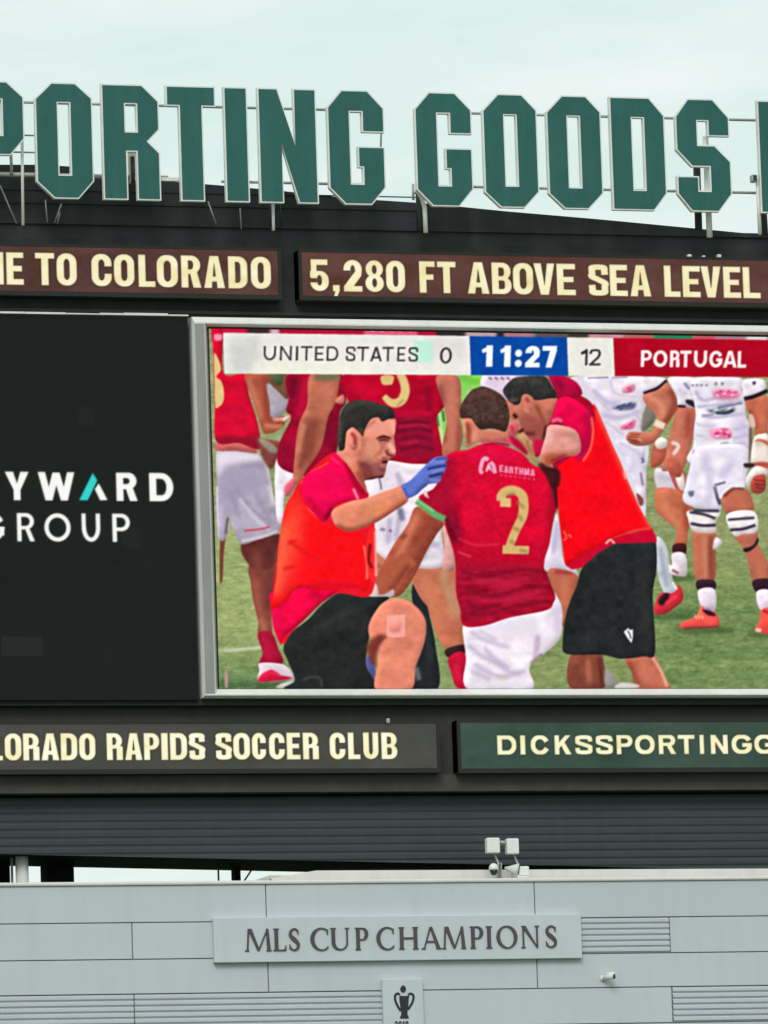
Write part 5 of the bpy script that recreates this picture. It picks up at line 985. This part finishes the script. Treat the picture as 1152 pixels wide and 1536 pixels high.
def contours(m, lev=.5):
    "outlines of a mask by marching squares"
    m = np.pad(m, 1); nxt = {}; H, W = m.shape
    def ip(a, b, va, vb): t = (lev-va)/(vb-va); return (a[0]+(b[0]-a[0])*t, a[1]+(b[1]-a[1])*t)
    ys, xs = np.nonzero((m[:-1, :-1] > lev).astype(int)+(m[:-1, 1:] > lev)+(m[1:, :-1] > lev)+(m[1:, 1:] > lev))
    for y, x in zip(ys, xs):
        c = [(x, y), (x+1, y), (x+1, y+1), (x, y+1)]; v = [m[q[1], q[0]] for q in c]; io = [k > lev for k in v]
        if all(io): continue
        en = [i for i in range(4) if io[i] and not io[(i+1) % 4]]; st = [i for i in range(4) if not io[i] and io[(i+1) % 4]]
        for e_ in en:
            s_ = next(q for q in [(e_-k) % 4 for k in range(1, 4)] if q in st)
            A = (min(c[s_], c[(s_+1) % 4]), max(c[s_], c[(s_+1) % 4])); Bk = (min(c[e_], c[(e_+1) % 4]), max(c[e_], c[(e_+1) % 4]))
            nxt[A] = (Bk, ip(c[s_], c[(s_+1) % 4], v[s_], v[(s_+1) % 4]))
    loops = []; seen = set()
    for k in list(nxt):
        if k in seen: continue
        lp = []; q = k
        while q in nxt and q not in seen: seen.add(q); lp.append(nxt[q][1]); q = nxt[q][0]
        if len(lp) > 5: loops.append(np.array(lp)-1)
    return loops
def rdp(p, e):
    if len(p) < 3: return p
    a, b = p[0], p[-1]; d = b-a; L_ = np.hypot(*d)
    h = np.abs(d[0]*(p[:, 1]-a[1])-d[1]*(p[:, 0]-a[0]))/L_ if L_ > 1e-9 else np.hypot(*(p-a).T)
    i = int(h.argmax())
    if h[i] < e: return np.array([a, b])
    return np.concatenate([rdp(p[:i+1], e)[:-1], rdp(p[i:], e)])
def simp(lp, e):
    k = len(lp)//2; return np.concatenate([rdp(lp[:k+1], e)[:-1], rdp(np.concatenate([lp[k:], lp[:1]]), e)[:-1]])
xs_ = [(367, 407), (409.5, 429), (433, 449.5), (465.5, 494.5), (495, 524), (532, 552.5), (564.5, 593), (597.5, 628), (631.5, 661.5), (662.5, 699), (704.5, 725), (728.5, 738.5), (744.6, 776), (781, 809.5), (818, 835.5)]
zt_, zb_ = PZ(600, 1390.5, YG), PZ(600, 1424, YG)
for ch, (a, b) in zip('MLSCUPCHAMPIONS', xs_):
    xa, xb_ = PX(a, 1408, YG), PX(b, 1408, YG); H = zt_-zb_; W = (xb_-xa)/H
    cv = Canvas(-.1, -.1, W+.1, 1.1, 90, (0, 0, 0)); m = blur1(glyph_mask(cv, serif(ch, W), lambda x, y: (x, y)), .8)
    lps = [simp(l, .35) for l in contours(m)]
    lps = [[(xa+(x/90-.1)*H, zb_+(y/90-.1)*H) for x, y in l] for l in lps]
    bm = bmesh.new(); prism(bm, lps, YG-.03, YG-.001); o = obj('raised_letter', bm, MT['bronze'], sg)
# ---- plaque with a cup
x0, x1 = PX(574.5, 1500, YG), PX(635, 1500, YG); z1 = PZ(604, 1468.5, YG); z0 = z1-1.7
pq = thing('wall_plaque', 'small pale plaque with a black two handled cup below the long wall sign', 'plaque', ((x0+x1)/2, YW, z0))
obj('sign_plate', B(x0, x1, YG, YW-.001, z0, z1, bev=.012), MT['plaque'], pq)
def cup(s_): return [(PX(550+x/9.6, 1440+y/9.6, YG), PZ(550+x/9.6, 1440+y/9.6, YG)) for x, y in s_]
ce = bmesh.new()
prism(ce, [cup(spline(parse('525,362 552,385 566,415 556,448 540,468 510,468 490,448 482,415 496,385')))], YG-.012, YG-.001)
body = spline(parse('472,522 500,516 540,520 590,512 612,505 604,560 600,640 592,700 586,760 592,800 606,838 540,842 480,838 492,800 498,760 488,700 474,600'))
prism(ce, [cup(body)], YG-.012, YG-.001)
for hnd in ('478,500 445,482 412,505 408,560 425,620 455,680 490,735', '596,498 632,484 668,505 672,555 655,615 622,670 592,715'):
    q = spline(parse(hnd), False); d = np.gradient(q, axis=0); d /= np.linalg.norm(d, axis=1, keepdims=True); n_ = np.stack([-d[:, 1], d[:, 0]], 1)*16
    prism(ce, [cup(np.concatenate([q+n_, (q-n_)[::-1]]))], YG-.0105, YG-.0012)
obj('cup_emblem', ce, MT['emblem'], pq)
for ch, a, b in (('2', 590, 594.5), ('0', 595.8, 600.3), ('1', 601.6, 604.5), ('0', 606, 610.5)):
    a += 2; b += 2; xa, xb_ = PX(a, 1530, YG), PX(b, 1530, YG); zt_ = PZ(600, 1531.5, YG); zb_ = zt_-.14; H = zt_-zb_; W = (xb_-xa)/H
    cv = Canvas(-.1, -.1, W+.1, 1.1, 60, (0, 0, 0)); m = blur1(glyph_mask(cv, glyph(ch, W, .18, .18, .3), lambda x, y: (x, y)), .8)
    lps = [[(xa+(x/60-.1)*H, zb_+(y/60-.1)*H) for x, y in simp(l, .35)] for l in contours(m)]
    bm = bmesh.new(); prism(bm, lps, YG-.012, YG-.001); obj('lettering', bm, MT['emblem'], pq)

# ---- equipment on top of the wall
YE = -1.3
eq = thing('equipment_mount', 'pair of white square boxes on a crossbar above the wall coping', 'equipment', tuple(px(755, 1318, YE)))
for x0, x1, y0, y1 in ((731, 749.5, 1256.5, 1279.5), (761, 778, 1257.5, 1281)):
    a, b = px(x0, y1, YE-.1), px(x1, y0, YE-.1)
    obj('box', B(a[0], b[0], YE-.12, YE+.08, a[2], b[2], bev=.025), MT['white'], eq)
    m_ = (x0+x1)/2; bm = bmesh.new(); tube(bm, [px(m_+1, y1-2, YE+.02), px(m_+4, y1+8, YE+.05), px(m_+7, y1+14, YE), px(m_+7, 1319, YE)], .025, 8); obj('bracket', bm, MT['steel'], eq, True)
bm = bmesh.new(); tube(bm, [px(749, 1263.5, YE), px(762, 1264.5, YE)], .045, 10); obj('crossbar', bm, MT['steel'], eq, True)
def revolve(bm, c, prof, n=20, tilt=None):
    rings = [[bm.verts.new((c[0]+r*math.cos(2*math.pi*k/n), c[1]+r*math.sin(2*math.pi*k/n), c[2]+z)) for k in range(n)] for r, z in prof]
    for A, C in zip(rings, rings[1:]):
        for k in range(n): bm.faces.new((A[k], A[(k+1) % n], C[(k+1) % n], C[k]))
    bm.faces.new(rings[0][::-1]); bm.faces.new(rings[-1])
c_ = px(740.5, 1305, YE-.1)
dc = thing('dome_camera', 'small dome camera with a white hood and dark dome under the left white box', 'camera', tuple(c_))
bm = bmesh.new(); revolve(bm, c_, [(.105, 0), (.105, .05), (.09, .10), (.05, .14), (.012, .15)]); obj('hood', bm, MT['white'], dc, True)
bm = bmesh.new(); revolve(bm, c_, [(.01, -.12), (.05, -.105), (.08, -.06), (.09, -.001)]); obj('dome', bm, MT['glassy'], dc, True)
bm = bmesh.new(); tube(bm, [px(744, 1299, YE), px(751, 1294, YE), px(751, 1319, YE)], .03, 8); obj('bracket', bm, MT['steel'], dc, True)
hp = thing('horn_speaker', 'small pale horn speaker pointing sideways beside the white block', 'speaker', tuple(px(770, 1318, YE)))
bm = bmesh.new(); a, b = Vector(px(757, 1302, YE+.05)), Vector(px(778, 1305, YE-.05)); d = (b-a)
tube(bm, [a, a+d*.25, a+d*.6, b], [.03, .05, .10, .15], 20); obj('horn', bm, MT['col'], hp, True)
bm = bmesh.new(); tube(bm, [b, b+d.normalized()*.02], [.152, .152], 20); obj('rim', bm, MT['steel_dark'], hp, True)
bm = bmesh.new(); tube(bm, [px(768, 1306, YE), px(768, 1319, YE)], .025, 8); obj('bracket', bm, MT['steel'], hp, True)
a, b = px(777, 1317, YE-.15), px(794, 1299, YE-.15)
jb = thing('junction_box', 'white junction block standing on the coping right of the horn speaker', 'box', ((a[0]+b[0])/2, YE, a[2]))
obj('case', B(a[0], b[0], YE-.15, YE+.05, a[2], b[2], bev=.03), MT['white'], jb); obj('lid_seam', B(a[0]+.02, b[0]-.02, YE-.154, YE-.151, a[2]+.05, a[2]+.06), MT['gap'], jb)
# ---- bullet camera on the wall face
yb_ = YW
bc = thing('security_camera', 'white bullet camera with a dark lens low on the pale wall', 'camera', tuple(px(903, 1466, yb_)))
a, b = Vector(px(906, 1466, yb_-.08)), Vector(px(921, 1464.8, yb_-.28)); d = (b-a).normalized()
bm = bmesh.new(); tube(bm, [a, b-d*.02, b], [.055, .06, .058], 18); obj('body', bm, MT['white'], bc, True)
bm = bmesh.new(); tube(bm, [b-d*.002, b+d*.012], [.056, .052], 18); obj('lens', bm, MT['glassy'], bc, True)
bm = bmesh.new(); s0 = a+Vector((0, 0, .06)); tube(bm, [s0+d*.03, s0+d*.27], [.036, .04], 12); obj('sun_shield', bm, MT['white'], bc, True)
bm = bmesh.new(); q = Vector(px(904, 1468, yb_)); tube(bm, [q+Vector((0, .004, 0)), q+Vector((0, -.03, 0))], .065, 18); tube(bm, [q+Vector((0, -.03, 0)), a+d*.05], .035, 10); obj('bracket', bm, MT['white'], bc, True)
# ---- little sensor above the grey board and the clip below it
t = thing('sensor', 'small grey sensor knob on the upper edge of the grey ribbon board', 'sensor', tuple(px(582, 1084, -.43)))
q = px(582, 1081, -.43); obj('body', B(q[0]-.04, q[0]+.04, -.47, -.36, q[2]-.06, q[2]+.05, bev=.02), MT['steel'], t)
obj('base', B(q[0]-.06, q[0]+.06, -.46, -.38, q[2]-.09, q[2]-.061), MT['steel_dark'], t)
